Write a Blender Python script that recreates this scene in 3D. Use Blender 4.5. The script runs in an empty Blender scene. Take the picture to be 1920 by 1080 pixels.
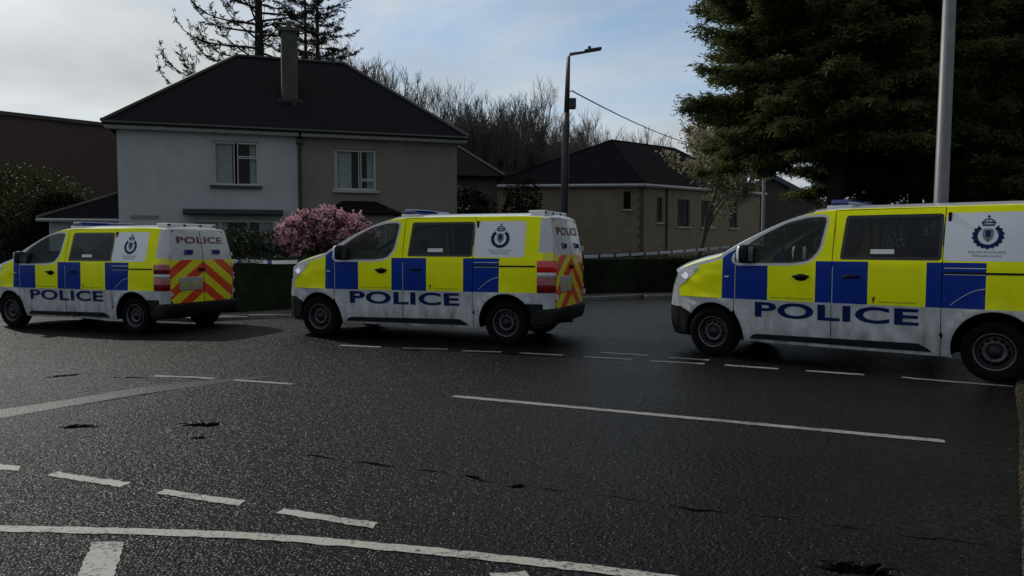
import bpy, bmesh, math, random
import numpy as np
from mathutils import Vector, Matrix
from mathutils.geometry import delaunay_2d_cdt

random.seed(7); np.random.seed(7)
R = math.radians
scene = bpy.context.scene
col = scene.collection

# ------------------------------------------------------------------ camera
cam_d = bpy.data.cameras.new('camera'); cam = bpy.data.objects.new('camera', cam_d); col.objects.link(cam)
cam_d.sensor_width = 36; cam_d.lens = 1450/1920*36; cam_d.clip_end = 2000; cam_d.clip_start = 0.05
cam.location = (0, 0, 1.5); cam.rotation_euler = (R(90)-math.atan(79/1450), 0, 0)
scene.camera = cam

# ------------------------------------------------------------------ sky, sun, exposure
CLOUD_SEED = 21.0
SUN_AZ, SUN_EL = R(-45), R(37)          # azimuth from +Y, positive to +X
sun_dir = Vector((math.sin(SUN_AZ)*math.cos(SUN_EL), math.cos(SUN_AZ)*math.cos(SUN_EL), math.sin(SUN_EL)))
world = bpy.data.worlds.new('World'); scene.world = world; world.use_nodes = True
wt = world.node_tree; wt.nodes.clear()
def wn(t, **k):
    n = wt.nodes.new(t)
    for a, b in k.items(): setattr(n, a, b)
    return n
def wl(a, b): wt.links.new(a, b)
w_out = wn('ShaderNodeOutputWorld'); w_bg = wn('ShaderNodeBackground'); w_bg.inputs['Strength'].default_value = 0.1
sky = wn('ShaderNodeTexSky', sky_type='NISHITA'); sky.sun_disc = False
sky.sun_elevation = SUN_EL; sky.sun_rotation = SUN_AZ; sky.air_density = 1.0; sky.dust_density = 0.3; sky.ozone_density = 1.5
tc = wn('ShaderNodeTexCoord'); sep = wn('ShaderNodeSeparateXYZ'); wl(tc.outputs['Generated'], sep.inputs[0])
zz = wn('ShaderNodeMath', operation='MAXIMUM'); wl(sep.outputs[2], zz.inputs[0]); zz.inputs[1].default_value = 0.0
za = wn('ShaderNodeMath', operation='ADD'); wl(zz.outputs[0], za.inputs[0]); za.inputs[1].default_value = 0.22
dx = wn('ShaderNodeMath', operation='DIVIDE'); wl(sep.outputs[0], dx.inputs[0]); wl(za.outputs[0], dx.inputs[1])
dy = wn('ShaderNodeMath', operation='DIVIDE'); wl(sep.outputs[1], dy.inputs[0]); wl(za.outputs[0], dy.inputs[1])
cmb = wn('ShaderNodeCombineXYZ'); wl(dx.outputs[0], cmb.inputs[0]); wl(dy.outputs[0], cmb.inputs[1]); cmb.inputs[2].default_value = CLOUD_SEED
n1 = wn('ShaderNodeTexNoise'); n1.inputs['Scale'].default_value = 0.8; n1.inputs['Detail'].default_value = 7; n1.inputs['Roughness'].default_value = .62; n1.inputs['Distortion'].default_value = .4
wl(cmb.outputs[0], n1.inputs['Vector'])
ramp = wn('ShaderNodeValToRGB'); ramp.color_ramp.elements[0].position = .25; ramp.color_ramp.elements[1].position = .57
wl(n1.outputs['Fac'], ramp.inputs[0])
n2 = wn('ShaderNodeTexNoise'); n2.inputs['Scale'].default_value = 1.7; n2.inputs['Detail'].default_value = 6; wl(cmb.outputs[0], n2.inputs['Vector'])
dot = wn('ShaderNodeVectorMath', operation='DOT_PRODUCT'); wl(tc.outputs['Generated'], dot.inputs[0]); dot.inputs[1].default_value = sun_dir
dmx = wn('ShaderNodeMapRange'); wl(dot.outputs['Value'], dmx.inputs['Value'])
dmx.inputs['From Min'].default_value = -.2; dmx.inputs['From Max'].default_value = 1.0; dmx.inputs['To Min'].default_value = 4.2; dmx.inputs['To Max'].default_value = 9.2
cl = wn('ShaderNodeMapRange'); wl(n2.outputs['Fac'], cl.inputs['Value']); cl.inputs['From Min'].default_value = .3; cl.inputs['From Max'].default_value = .7
cl.inputs['To Min'].default_value = .78; cl.inputs['To Max'].default_value = 1.17
cm = wn('ShaderNodeMath', operation='MULTIPLY'); wl(dmx.outputs[0], cm.inputs[0]); wl(cl.outputs[0], cm.inputs[1])
ccol = wn('ShaderNodeVectorMath', operation='SCALE'); ccol.inputs[0].default_value = (.93, .98, 1.0); wl(cm.outputs[0], ccol.inputs['Scale'])
zlo = wn('ShaderNodeMath', operation='MAXIMUM'); wl(sep.outputs[2], zlo.inputs[0]); zlo.inputs[1].default_value = 0.16
svec = wn('ShaderNodeCombineXYZ'); wl(sep.outputs[0], svec.inputs[0]); wl(sep.outputs[1], svec.inputs[1]); wl(zlo.outputs[0], svec.inputs[2]); wl(svec.outputs[0], sky.inputs['Vector'])
smul = wn('ShaderNodeVectorMath', operation='SCALE'); wl(sky.outputs[0], smul.inputs[0]); smul.inputs['Scale'].default_value = 1.25
mix = wn('ShaderNodeMix', data_type='RGBA'); wl(ramp.outputs[0], mix.inputs[0]); wl(smul.outputs[0], mix.inputs[6]); wl(ccol.outputs[0], mix.inputs[7])
wl(mix.outputs[2], w_bg.inputs[0]); wl(w_bg.outputs[0], w_out.inputs[0])

sd = bpy.data.lights.new('sun', 'SUN'); sd.energy = 2.35; sd.angle = R(1.2); sd.color = (1, .95, .87)
sun = bpy.data.objects.new('sun', sd); col.objects.link(sun); sun.rotation_euler = (-sun_dir).to_track_quat('-Z', 'Y').to_euler(); sun.location = (-20, 20, 30)
vs = scene.view_settings; vs.view_transform = 'Standard'; vs.look = 'None'; vs.exposure = -0.24; vs.gamma = 1; vs.use_curve_mapping = False

# ------------------------------------------------------------------ materials
MAT = {}
def nodes(m):
    nt = m.node_tree; return nt, nt.nodes['Principled BSDF']
def mat(name, c, rough=.6, metal=0, coat=0, spec=.5, var=0, scale=8, bump=0, bscale=60, detail=5, emit=None, estr=0, alpha=None, trans=0, island=0):
    """procedural principled material: base colour varied by noise, optional fine relief"""
    if name in MAT: return MAT[name]
    m = bpy.data.materials.new(name); m.use_nodes = True; nt, b = nodes(m); N = nt.nodes; L = nt.links
    b.inputs['Roughness'].default_value = rough; b.inputs['Metallic'].default_value = metal
    b.inputs['Coat Weight'].default_value = coat; b.inputs['Coat Roughness'].default_value = .06; b.inputs['Specular IOR Level'].default_value = spec
    b.inputs['Base Color'].default_value = (*c, 1)
    if emit: b.inputs['Emission Color'].default_value = (*emit, 1); b.inputs['Emission Strength'].default_value = estr
    if trans: b.inputs['Transmission Weight'].default_value = trans
    co = N.new('ShaderNodeTexCoord')
    if var:
        n = N.new('ShaderNodeTexNoise'); n.inputs['Scale'].default_value = scale; n.inputs['Detail'].default_value = detail; L.new(co.outputs['Object'], n.inputs['Vector'])
        r = N.new('ShaderNodeMapRange'); L.new(n.outputs['Fac'], r.inputs['Value']); r.inputs['From Min'].default_value = .3; r.inputs['From Max'].default_value = .7
        r.inputs['To Min'].default_value = 1-var; r.inputs['To Max'].default_value = 1+var
        s = N.new('ShaderNodeVectorMath'); s.operation = 'SCALE'; s.inputs[0].default_value = c; L.new(r.outputs[0], s.inputs['Scale'])
        last = s.outputs[0]
        if island:
            g = N.new('ShaderNodeNewGeometry'); r2 = N.new('ShaderNodeMapRange'); L.new(g.outputs['Random Per Island'], r2.inputs['Value'])
            r2.inputs['To Min'].default_value = 1-island; r2.inputs['To Max'].default_value = 1+island
            s2 = N.new('ShaderNodeVectorMath'); s2.operation = 'SCALE'; L.new(last, s2.inputs[0]); L.new(r2.outputs[0], s2.inputs['Scale']); last = s2.outputs[0]
        L.new(last, b.inputs['Base Color'])
    if bump:
        n = N.new('ShaderNodeTexNoise'); n.inputs['Scale'].default_value = bscale; n.inputs['Detail'].default_value = 4; L.new(co.outputs['Object'], n.inputs['Vector'])
        bp = N.new('ShaderNodeBump'); bp.inputs['Strength'].default_value = bump; bp.inputs['Distance'].default_value = .02; L.new(n.outputs['Fac'], bp.inputs['Height']); L.new(bp.outputs[0], b.inputs['Normal'])
    MAT[name] = m
    return m
def glass(name, tint, a, rough=.02):
    """thin tinted pane: part clear, part glossy dark"""
    m = bpy.data.materials.new(name); m.use_nodes = True; nt, b = nodes(m); N = nt.nodes; L = nt.links
    b.inputs['Base Color'].default_value = (*tint, 1); b.inputs['Roughness'].default_value = rough; b.inputs['Specular IOR Level'].default_value = .6
    tr = N.new('ShaderNodeBsdfTransparent'); tr.inputs[0].default_value = (.8, .88, .86, 1)
    mx = N.new('ShaderNodeMixShader'); mx.inputs[0].default_value = a
    L.new(tr.outputs[0], mx.inputs[1]); L.new(b.outputs[0], mx.inputs[2]); L.new(mx.outputs[0], N['Material Output'].inputs[0])
    MAT[name] = m; return m
def leafmat(name, c, var=.35, island=.4, rough=.6, tl=.25):
    m = mat(name, c, rough=rough, spec=.12, var=var, scale=1.3, island=island)
    nt, b = nodes(m); N = nt.nodes; L = nt.links
    t = N.new('ShaderNodeBsdfTranslucent'); src = b.inputs['Base Color'].links[0].from_socket; L.new(src, t.inputs[0])
    mx = N.new('ShaderNodeMixShader'); mx.inputs[0].default_value = tl
    L.new(b.outputs[0], mx.inputs[1]); L.new(t.outputs[0], mx.inputs[2]); L.new(mx.outputs[0], N['Material Output'].inputs[0])
    return m

def asphalt(name, lo, hi, rough, bump, vs=105., tint=(1, .99, 1.02), tilt=0., spec=.17, patch=(.68, 1.3)):
    m = bpy.data.materials.new(name); m.use_nodes = True; nt, b = nodes(m); N = nt.nodes; L = nt.links
    co = N.new('ShaderNodeTexCoord')
    v = N.new('ShaderNodeTexVoronoi'); v.inputs['Scale'].default_value = vs; L.new(co.outputs['Object'], v.inputs['Vector'])
    v2 = N.new('ShaderNodeTexVoronoi'); v2.inputs['Scale'].default_value = vs*.42; L.new(co.outputs['Object'], v2.inputs['Vector'])
    sepc = N.new('ShaderNodeSeparateColor'); L.new(v.outputs['Color'], sepc.inputs[0])
    pw = N.new('ShaderNodeMath'); pw.operation = 'POWER'; L.new(sepc.outputs[0], pw.inputs[0]); pw.inputs[1].default_value = 2.2
    r = N.new('ShaderNodeMapRange'); L.new(pw.outputs[0], r.inputs['Value']); r.inputs['To Min'].default_value = lo; r.inputs['To Max'].default_value = hi
    big = N.new('ShaderNodeTexNoise'); big.inputs['Scale'].default_value = .55; big.inputs['Detail'].default_value = 6; big.inputs['Roughness'].default_value = .65; L.new(co.outputs['Object'], big.inputs['Vector'])
    r2 = N.new('ShaderNodeMapRange'); L.new(big.outputs['Fac'], r2.inputs['Value']); r2.inputs['From Min'].default_value = .3; r2.inputs['From Max'].default_value = .7
    r2.inputs['To Min'].default_value = patch[0]; r2.inputs['To Max'].default_value = patch[1]
    mm = N.new('ShaderNodeMath'); mm.operation = 'MULTIPLY'; L.new(r.outputs[0], mm.inputs[0]); L.new(r2.outputs[0], mm.inputs[1])
    s = N.new('ShaderNodeVectorMath'); s.operation = 'SCALE'; s.inputs[0].default_value = tint; L.new(mm.outputs[0], s.inputs['Scale']); L.new(s.outputs[0], b.inputs['Base Color'])
    rr = N.new('ShaderNodeMapRange'); L.new(big.outputs['Fac'], rr.inputs['Value']); rr.inputs['From Min'].default_value = .3; rr.inputs['From Max'].default_value = .7
    rr.inputs['To Min'].default_value = rough+.08; rr.inputs['To Max'].default_value = rough-.08; L.new(rr.outputs[0], b.inputs['Roughness'])
    b.inputs['Specular IOR Level'].default_value = spec
    ad = N.new('ShaderNodeMath'); ad.operation = 'ADD'; L.new(v.outputs['Distance'], ad.inputs[0]); L.new(v2.outputs['Distance'], ad.inputs[1])
    bp = N.new('ShaderNodeBump'); bp.invert = True; bp.inputs['Strength'].default_value = bump; bp.inputs['Distance'].default_value = .012; L.new(ad.outputs[0], bp.inputs['Height'])
    if tilt:   # every stone chip lies at its own small angle
        sb = N.new('ShaderNodeVectorMath'); sb.operation = 'SUBTRACT'; L.new(v.outputs['Color'], sb.inputs[0]); sb.inputs[1].default_value = (.5, .5, .5)
        sc = N.new('ShaderNodeVectorMath'); sc.operation = 'SCALE'; L.new(sb.outputs[0], sc.inputs[0]); sc.inputs['Scale'].default_value = tilt
        ge = N.new('ShaderNodeNewGeometry'); av = N.new('ShaderNodeVectorMath'); av.operation = 'ADD'; L.new(ge.outputs['Normal'], av.inputs[0]); L.new(sc.outputs[0], av.inputs[1])
        no = N.new('ShaderNodeVectorMath'); no.operation = 'NORMALIZE'; L.new(av.outputs[0], no.inputs[0]); L.new(no.outputs[0], bp.inputs['Normal'])
    L.new(bp.outputs[0], b.inputs['Normal'])
    MAT[name] = m; return m
def roadpaint(name, c):
    """worn thermoplastic: paint that has flaked off in small spots over asphalt"""
    m = bpy.data.materials.new(name); m.use_nodes = True; nt, b = nodes(m); N = nt.nodes; L = nt.links
    co = N.new('ShaderNodeTexCoord'); n = N.new('ShaderNodeTexNoise'); n.inputs['Scale'].default_value = 38; n.inputs['Detail'].default_value = 6; n.inputs['Roughness'].default_value = .7; L.new(co.outputs['Object'], n.inputs['Vector'])
    n2 = N.new('ShaderNodeTexNoise'); n2.inputs['Scale'].default_value = 3; n2.inputs['Detail'].default_value = 3; L.new(co.outputs['Object'], n2.inputs['Vector'])
    ad = N.new('ShaderNodeMath'); ad.operation = 'MULTIPLY_ADD'; L.new(n2.outputs['Fac'], ad.inputs[0]); ad.inputs[1].default_value = .5; L.new(n.outputs['Fac'], ad.inputs[2])
    r = N.new('ShaderNodeValToRGB'); r.color_ramp.elements[0].position = .60; r.color_ramp.elements[0].color = (.035, .035, .036, 1); r.color_ramp.elements[1].position = .74; r.color_ramp.elements[1].color = (*c, 1)
    L.new(ad.outputs[0], r.inputs[0]); L.new(r.outputs[0], b.inputs['Base Color']); b.inputs['Roughness'].default_value = .7
    bp = N.new('ShaderNodeBump'); bp.inputs['Strength'].default_value = .5; bp.inputs['Distance'].default_value = .006; L.new(n.outputs['Fac'], bp.inputs['Height']); L.new(bp.outputs[0], b.inputs['Normal'])
    MAT[name] = m; return m

asphalt('asphalt', .001, .018, .36, .7, 58., (1, .99, 1.05), .62, .085, (.35, 1.6))
asphalt('asphalt_smooth', .012, .05, .36, .35)
asphalt('asphalt_hole', .002, .008, .9, 1.0, 60, spec=.02)
asphalt('paving', .05, .09, .7, .3, 70, (1, .98, .95))
asphalt('grit', .008, .09, .9, 1.0, 45, (1, .82, .60), .5, .05)
roadpaint('road_paint', (.32, .31, .275)); roadpaint('road_paint_thin', (.21, .205, .19))
mat('kerb', (.14, .14, .135), .8, var=.3, scale=3, bump=.4, bscale=80)
mat('grass', (.03, .045, .015), .9, var=.4, scale=2, bump=.6, bscale=30)
mat('earth', (.05, .05, .03), .95, var=.4, scale=.2)
mat('render_white', (.41, .41, .43), .85, var=.07, scale=1.2, bump=.25, bscale=90)
mat('render_beige', (.20, .178, .148), .9, var=.10, scale=1.2, bump=.35, bscale=90)
mat('roughcast', (.20, .158, .112), .92, var=.14, scale=1.5, bump=.5, bscale=60)
mat('roughcast_dark', (.05, .05, .04), .92, var=.2, scale=1.5)
mat('quoin', (.075, .063, .048), .9, var=.2, scale=4, bump=.4)
mat('upvc', (.50, .50, .50), .35, var=.05, scale=5)
mat('trim_white', (.33, .33, .33), .5, var=.12, scale=4)
mat('trim_black', (.012, .012, .014), .4)
mat('lead', (.011, .011, .013), .6, var=.2, scale=6)
mat('chimney_stone', (.065, .060, .052), .9, var=.25, scale=3, bump=.5, bscale=40)
mat('clay', (.10, .06, .045), .9, var=.2, scale=8)
mat('curtain', (.75, .75, .76), .9, var=.15, scale=6)
mat('dark_room', (.02, .02, .022), .9)
glass('window_glass', (.012, .014, .016), .32)
mat('steel_grey', (.13, .135, .14), .5, metal=.3, var=.12, scale=6, bump=.1)
mat('steel_dark', (.05, .052, .056), .5, metal=.3, var=.15, scale=6)
mat('wire', (.02, .02, .02), .7)
mat('tape_white', (.85, .85, .86), .5); mat('tape_blue', (.02, .06, .32), .5)
mat('bark', (.055, .045, .036), .95, var=.3, scale=4, bump=.8, bscale=25)
mat('bark_pale', (.10, .086, .07), .95, var=.35, scale=2.5)
mat('bark_dark', (.022, .018, .014), .95, var=.3, scale=4)
leafmat('leaf_cypress', (.092, .110, .038), tl=.45); leafmat('leaf_spruce', (.022, .024, .013), tl=.1)
leafmat('leaf_hedge', (.022, .030, .014)); leafmat('leaf_dark', (.011, .015, .008), tl=.05); leafmat('leaf_olive', (.042, .045, .017))
leafmat('leaf_bud', (.34, .31, .21), tl=.4); leafmat('leaf_red', (.07, .028, .018)); leafmat('petal', (.60, .33, .40), .2, .3, tl=.4)
leafmat('leaf_rhodo', (.028, .034, .015)); leafmat('leaf_bright', (.075, .08, .028))
nodes(MAT['leaf_dark'])[1].inputs['Specular IOR Level'].default_value = 0; nodes(MAT['leaf_dark'])[1].inputs['Roughness'].default_value = 1
def tile_mat():
    m = mat('roof_tile', (.0075, .0077, .0095), .8, var=.25, scale=5)
    nt, b = nodes(m); N = nt.nodes; L = nt.links
    co = N.new('ShaderNodeTexCoord'); w = N.new('ShaderNodeTexWave'); w.bands_direction = 'Z'; w.wave_profile = 'SAW'; w.inputs['Scale'].default_value = 1.6; w.inputs['Distortion'].default_value = .25
    L.new(co.outputs['Object'], w.inputs['Vector']); bp = N.new('ShaderNodeBump'); bp.inputs['Strength'].default_value = .7; bp.inputs['Distance'].default_value = .03
    L.new(w.outputs['Fac'], bp.inputs['Height']); L.new(bp.outputs[0], b.inputs['Normal'])
    b.inputs['Specular IOR Level'].default_value = .06
tile_mat()
def brick_mat():
    m = bpy.data.materials.new('brick_far'); m.use_nodes = True; nt, b = nodes(m); N = nt.nodes; L = nt.links
    co = N.new('ShaderNodeTexCoord'); br = N.new('ShaderNodeTexBrick'); br.inputs['Color1'].default_value = (.085, .055, .042, 1); br.inputs['Color2'].default_value = (.065, .045, .037, 1); br.inputs['Mortar'].default_value = (.085, .075, .068, 1)
    br.inputs['Scale'].default_value = 4.4; br.inputs['Mortar Size'].default_value = .015
    mp = N.new('ShaderNodeMapping'); mp.inputs['Rotation'].default_value = (R(90), 0, 0); L.new(co.outputs['Object'], mp.inputs[0]); L.new(mp.outputs[0], br.inputs['Vector'])
    L.new(br.outputs['Color'], b.inputs['Base Color']); b.inputs['Roughness'].default_value = .9; MAT['brick_far'] = m
brick_mat()
# van materials
mat('hi_vis_yellow', (.86, .88, .002), .38, coat=.10, spec=.06, var=.03, scale=2)
mat('police_blue', (.002, .030, .25), .38, coat=.08, spec=.06, var=.04, scale=2)
mat('van_white', (.50, .51, .525), .28, coat=.4, var=.07, scale=3.5)
mat('van_white_panel', (.66, .67, .70), .22, coat=.8)
mat('letter_blue', (.002, .010, .075), .4, spec=.15)
mat('letter_red', (.10, .008, .012), .4)
mat('small_print', (.16, .18, .03), .5)
mat('grey_print', (.17, .18, .20), .5)
mat('chevron_red', (.62, .05, .006), .35, coat=.4, var=.08, scale=5); mat('chevron_yellow', (.66, .62, .012), .35, coat=.4, var=.05, scale=5)
mat('black_plastic', (.007, .007, .008), .6, spec=.15, var=.2, scale=12, bump=.05)
mat('black_gloss', (.005, .005, .007), .08)
mat('seal', (.003, .003, .003), .9, spec=.05)
mat('rubber', (.0045, .0045, .0045), .9, spec=.1, var=.3, scale=14)
mat('rim_steel', (.085, .085, .088), .42, metal=.6, var=.35, scale=9)
mat('rim_dark', (.014, .014, .015), .5, metal=.5, var=.35, scale=9)
mat('chrome', (.7, .7, .72), .12, metal=1)
mat('lamp_red', (.22, .006, .008), .12, coat=1, var=.25, scale=30); mat('lamp_clear', (.5, .5, .52), .1, coat=1, var=.3, scale=40)
mat('lamp_red_lit', (.25, .004, .004), .12, coat=1, emit=(1, .03, .02), estr=.07)
mat('lamp_blue', (.006, .02, .16), .06, coat=1); mat('lamp_white', (.62, .64, .66), .25, coat=.6)
mat('plate_yellow', (.34, .33, .16), .5, var=.25, scale=9); mat('sticker', (.65, .65, .65), .6)
mat('seat_cloth', (.03, .032, .036), .9, var=.2, scale=20); mat('cabin_dark', (.009, .009, .010), .85, spec=.1)
glass('glass_clear', (.014, .02, .018), .30); glass('glass_privacy', (.002, .003, .007), .80); nodes(MAT['glass_privacy'])[1].inputs['Specular IOR Level'].default_value = .3

def grime(name, c, z0, z1, amount, stretch=(3, 3, 1.2)):
    """road film and splashes low on the bodywork, broken up by noise"""
    m = MAT[name]; nt, b = nodes(m); N = nt.nodes; L = nt.links; src = b.inputs['Base Color'].links[0].from_socket
    co = N.new('ShaderNodeTexCoord'); sp = N.new('ShaderNodeSeparateXYZ'); L.new(co.outputs['Object'], sp.inputs[0])
    h = N.new('ShaderNodeMapRange'); L.new(sp.outputs[2], h.inputs['Value']); h.inputs['From Min'].default_value = z0; h.inputs['From Max'].default_value = z1; h.inputs['To Min'].default_value = 1; h.inputs['To Max'].default_value = .12
    mp = N.new('ShaderNodeMapping'); mp.inputs['Scale'].default_value = stretch
    oi = N.new('ShaderNodeObjectInfo'); av = N.new('ShaderNodeVectorMath'); av.operation = 'ADD'; L.new(co.outputs['Object'], av.inputs[0]); L.new(oi.outputs['Location'], av.inputs[1]); L.new(av.outputs[0], mp.inputs[0])
    n = N.new('ShaderNodeTexNoise'); n.inputs['Scale'].default_value = 2.2; n.inputs['Detail'].default_value = 8; n.inputs['Roughness'].default_value = .65; L.new(mp.outputs[0], n.inputs['Vector'])
    k = N.new('ShaderNodeMapRange'); L.new(n.outputs['Fac'], k.inputs['Value']); k.inputs['From Min'].default_value = .38; k.inputs['From Max'].default_value = .68; k.inputs['To Max'].default_value = amount
    f = N.new('ShaderNodeMath'); f.operation = 'MULTIPLY'; L.new(h.outputs[0], f.inputs[0]); L.new(k.outputs[0], f.inputs[1])
    mx = N.new('ShaderNodeMix'); mx.data_type = 'RGBA'; L.new(f.outputs[0], mx.inputs[0]); L.new(src, mx.inputs[6]); mx.inputs[7].default_value = (*c, 1); L.new(mx.outputs[2], b.inputs['Base Color'])
for nm, a in (('van_white', .85), ('hi_vis_yellow', .35), ('police_blue', .30), ('black_plastic', .12)): grime(nm, (.085, .08, .07), .25, 1.1, a)
for nm, a in (('render_white', .45), ('render_beige', .4), ('roughcast', .45)): grime(nm, (.06, .058, .05), -.3, 9, a*.5, (1.1, 1.1, .4))

# ------------------------------------------------------------------ mesh helpers
def link(o, parent=None):
    col.objects.link(o)
    if parent is not None: o.parent = parent
    return o
def mesh_obj(name, verts, faces, mats, parent=None, fm=None, smooth=False, normals=None):
    me = bpy.data.meshes.new(name); me.from_pydata([tuple(v) for v in verts], [], [tuple(f) for f in faces])
    for m in (mats if isinstance(mats, (list, tuple)) else [mats]): me.materials.append(MAT[m])
    if fm is not None: me.polygons.foreach_set('material_index', fm)
    if smooth: me.polygons.foreach_set('use_smooth', [True]*len(me.polygons))
    if normals is not None: me.normals_split_custom_set_from_vertices([tuple(n) for n in normals])
    me.update()
    return link(bpy.data.objects.new(name, me), parent)
class MB:
    """collects simple solids into one mesh"""
    def __init__(s): s.v = []; s.f = []; s.m = []
    def add(s, v, f, m=0):
        n = len(s.v); s.v += [tuple(p) for p in v]; s.f += [tuple(i+n for i in q) for q in f]; s.m += [m]*len(f); return s
    def box(s, a, b, m=0, M=None):
        x0, y0, z0 = a; x1, y1, z1 = b
        v = [(x0,y0,z0),(x1,y0,z0),(x1,y1,z0),(x0,y1,z0),(x0,y0,z1),(x1,y0,z1),(x1,y1,z1),(x0,y1,z1)]
        if M is not None: v = [M @ Vector(p) for p in v]
        return s.add(v, [(0,3,2,1),(4,5,6,7),(0,1,5,4),(1,2,6,5),(2,3,7,6),(3,0,4,7)], m)
    def cbox(s, a, b, c=.02, m=0):
        """box with chamfered edges"""
        bm = bmesh.new(); bmesh.ops.create_cube(bm, size=1)
        for q in bm.verts: q.co = Vector([(a[i]+b[i])/2+q.co[i]*(b[i]-a[i]) for i in range(3)])
        bmesh.ops.bevel(bm, geom=bm.edges[:], offset=c, segments=2, affect='EDGES', profile=.6)
        bm.verts.index_update(); s.add([q.co[:] for q in bm.verts], [[q.index for q in f.verts] for f in bm.faces], m); bm.free(); return s
    def tube(s, pts, rads, n=8, m=0, cap=True):
        pts = [Vector(p) for p in pts]
        if not hasattr(rads, '__len__'): rads = [rads]*len(pts)
        vv = []; ff = []
        for i, p in enumerate(pts):
            d = (pts[min(i+1, len(pts)-1)]-pts[max(i-1, 0)]).normalized()
            a = d.cross(Vector((0,0,1)) if abs(d.z) < .95 else Vector((1,0,0))).normalized(); b = d.cross(a)
            for k in range(n):
                t = 2*math.pi*k/n; vv.append(p+(a*math.cos(t)+b*math.sin(t))*rads[i])
        for i in range(len(pts)-1):
            for k in range(n):
                ff.append((i*n+k, i*n+(k+1) % n, (i+1)*n+(k+1) % n, (i+1)*n+k))
        if cap: ff += [tuple(range(n))[::-1], tuple((len(pts)-1)*n+k for k in range(n))]
        return s.add(vv, ff, m)
    def build(s, name, mats, parent=None, smooth=False):
        return mesh_obj(name, s.v, s.f, mats, parent, s.m, smooth)
def tri_mesh(name, P, matname, parent=None):
    """P: (n,3,3) or (n,4,3) array of loose faces, built fast"""
    n, k = P.shape[0], P.shape[1]
    me = bpy.data.meshes.new(name); me.vertices.add(n*k); me.vertices.foreach_set('co', P.astype(np.float32).ravel())
    me.loops.add(n*k); me.loops.foreach_set('vertex_index', np.arange(n*k, dtype=np.int32)); me.polygons.add(n)
    me.polygons.foreach_set('loop_start', np.arange(0, n*k, k, dtype=np.int32)); me.update(calc_edges=True); me.materials.append(MAT[matname])
    return link(bpy.data.objects.new(name, me), parent)
def tag(o, label=None, cat=None, group=None, kind=None):
    for k, v in (('label', label), ('category', cat), ('group', group), ('kind', kind)):
        if v: o[k] = v
    return o
def empty(name, loc=(0,0,0), rz=0, parent=None):
    o = bpy.data.objects.new(name, None); o.location = loc; o.rotation_euler = (0, 0, rz); o.empty_display_size = .2; return link(o, parent)
def copy_tree(o, parent=None):
    c = o.copy(); col.objects.link(c); c.parent = parent
    if o.type == 'MESH' and parent is not None: c.matrix_parent_inverse = o.matrix_parent_inverse
    for ch in [q for q in bpy.data.objects if q.parent == o]: copy_tree(ch, c)
    return c
def inside(p, poly):
    x, y = p; c = False; j = len(poly)-1
    for i in range(len(poly)):
        xi, yi = poly[i]; xj, yj = poly[j]
        if (yi > y) != (yj > y) and x < (xj-xi)*(y-yi)/(yj-yi)+xi: c = not c
        j = i
    return c
def offset_poly(poly, d):
    """move a CCW polygon's corners outward by d"""
    out = []; n = len(poly)
    for i in range(n):
        a = Vector(poly[i-1]); b = Vector(poly[i]); c = Vector(poly[(i+1) % n])
        e1 = (b-a).normalized(); e2 = (c-b).normalized(); n1 = Vector((e1.y, -e1.x)); n2 = Vector((e2.y, -e2.x))
        m = (n1+n2); m = m.normalized() if m.length > 1e-6 else n1
        out.append(tuple(b+m*(d/max(.5, m.dot(n1)))))
    return out
def ccw(poly):
    a = sum(poly[i-1][0]*poly[i][1]-poly[i][0]*poly[i-1][1] for i in range(len(poly)))
    return poly if a > 0 else poly[::-1]
def round_poly(poly, it=2):
    for _ in range(it):
        out = []
        for i in range(len(poly)):
            a = poly[i]; b = poly[(i+1) % len(poly)]
            out += [(a[0]*.8+b[0]*.2, a[1]*.8+b[1]*.2), (a[0]*.2+b[0]*.8, a[1]*.2+b[1]*.8)]
        poly = out
    return poly
def fillet(poly, r, n=5):
    """round every corner of a polygon with about radius r"""
    out = []; N_ = len(poly)
    for i in range(N_):
        a, b, c = Vector(poly[i-1]), Vector(poly[i]), Vector(poly[(i+1) % N_]); ra = min(r, (a-b).length*.48); rc = min(r, (c-b).length*.48)
        p, q = b+(a-b).normalized()*ra, b+(c-b).normalized()*rc
        for k in range(n+1): t = k/n; out.append(tuple(p*(1-t)**2+b*2*t*(1-t)+q*t*t))
    return out
def cdt(outline, holes=(), lines=(), grid=.08, grid2=None):
    """triangulate a flat outline with holes and crease lines -> verts, tris"""
    vs_, es = [], []
    def loop(p):
        n = len(vs_); vs_.extend(p); es.extend((n+i, n+(i+1) % len(p)) for i in range(len(p)))
    loop(outline)
    for h in holes: loop(h)
    for l in lines:
        n = len(vs_); vs_.extend(l); es.extend((n+i, n+i+1) for i in range(len(l)-1))
    xs = [p[0] for p in outline]; ys = [p[1] for p in outline]; g2 = grid2 or grid
    for x in np.arange(min(xs)+grid*.37, max(xs), grid):
        for y in np.arange(min(ys)+g2*.41, max(ys), g2):
            if inside((x, y), outline): vs_.append((x, y))
    r = delaunay_2d_cdt([Vector(p) for p in vs_], es, [], 0, 1e-5)
    V = [tuple(p) for p in r[0]]; F = []
    for f in r[2]:
        c = (sum(V[i][0] for i in f)/3, sum(V[i][1] for i in f)/3)
        if inside(c, outline) and not any(inside(c, h) for h in holes): F.append(tuple(f))
    used = sorted({i for f in F for i in f}); ix = {j: k for k, j in enumerate(used)}
    return [V[j] for j in used], [tuple(ix[i] for i in f) for f in F]
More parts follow.
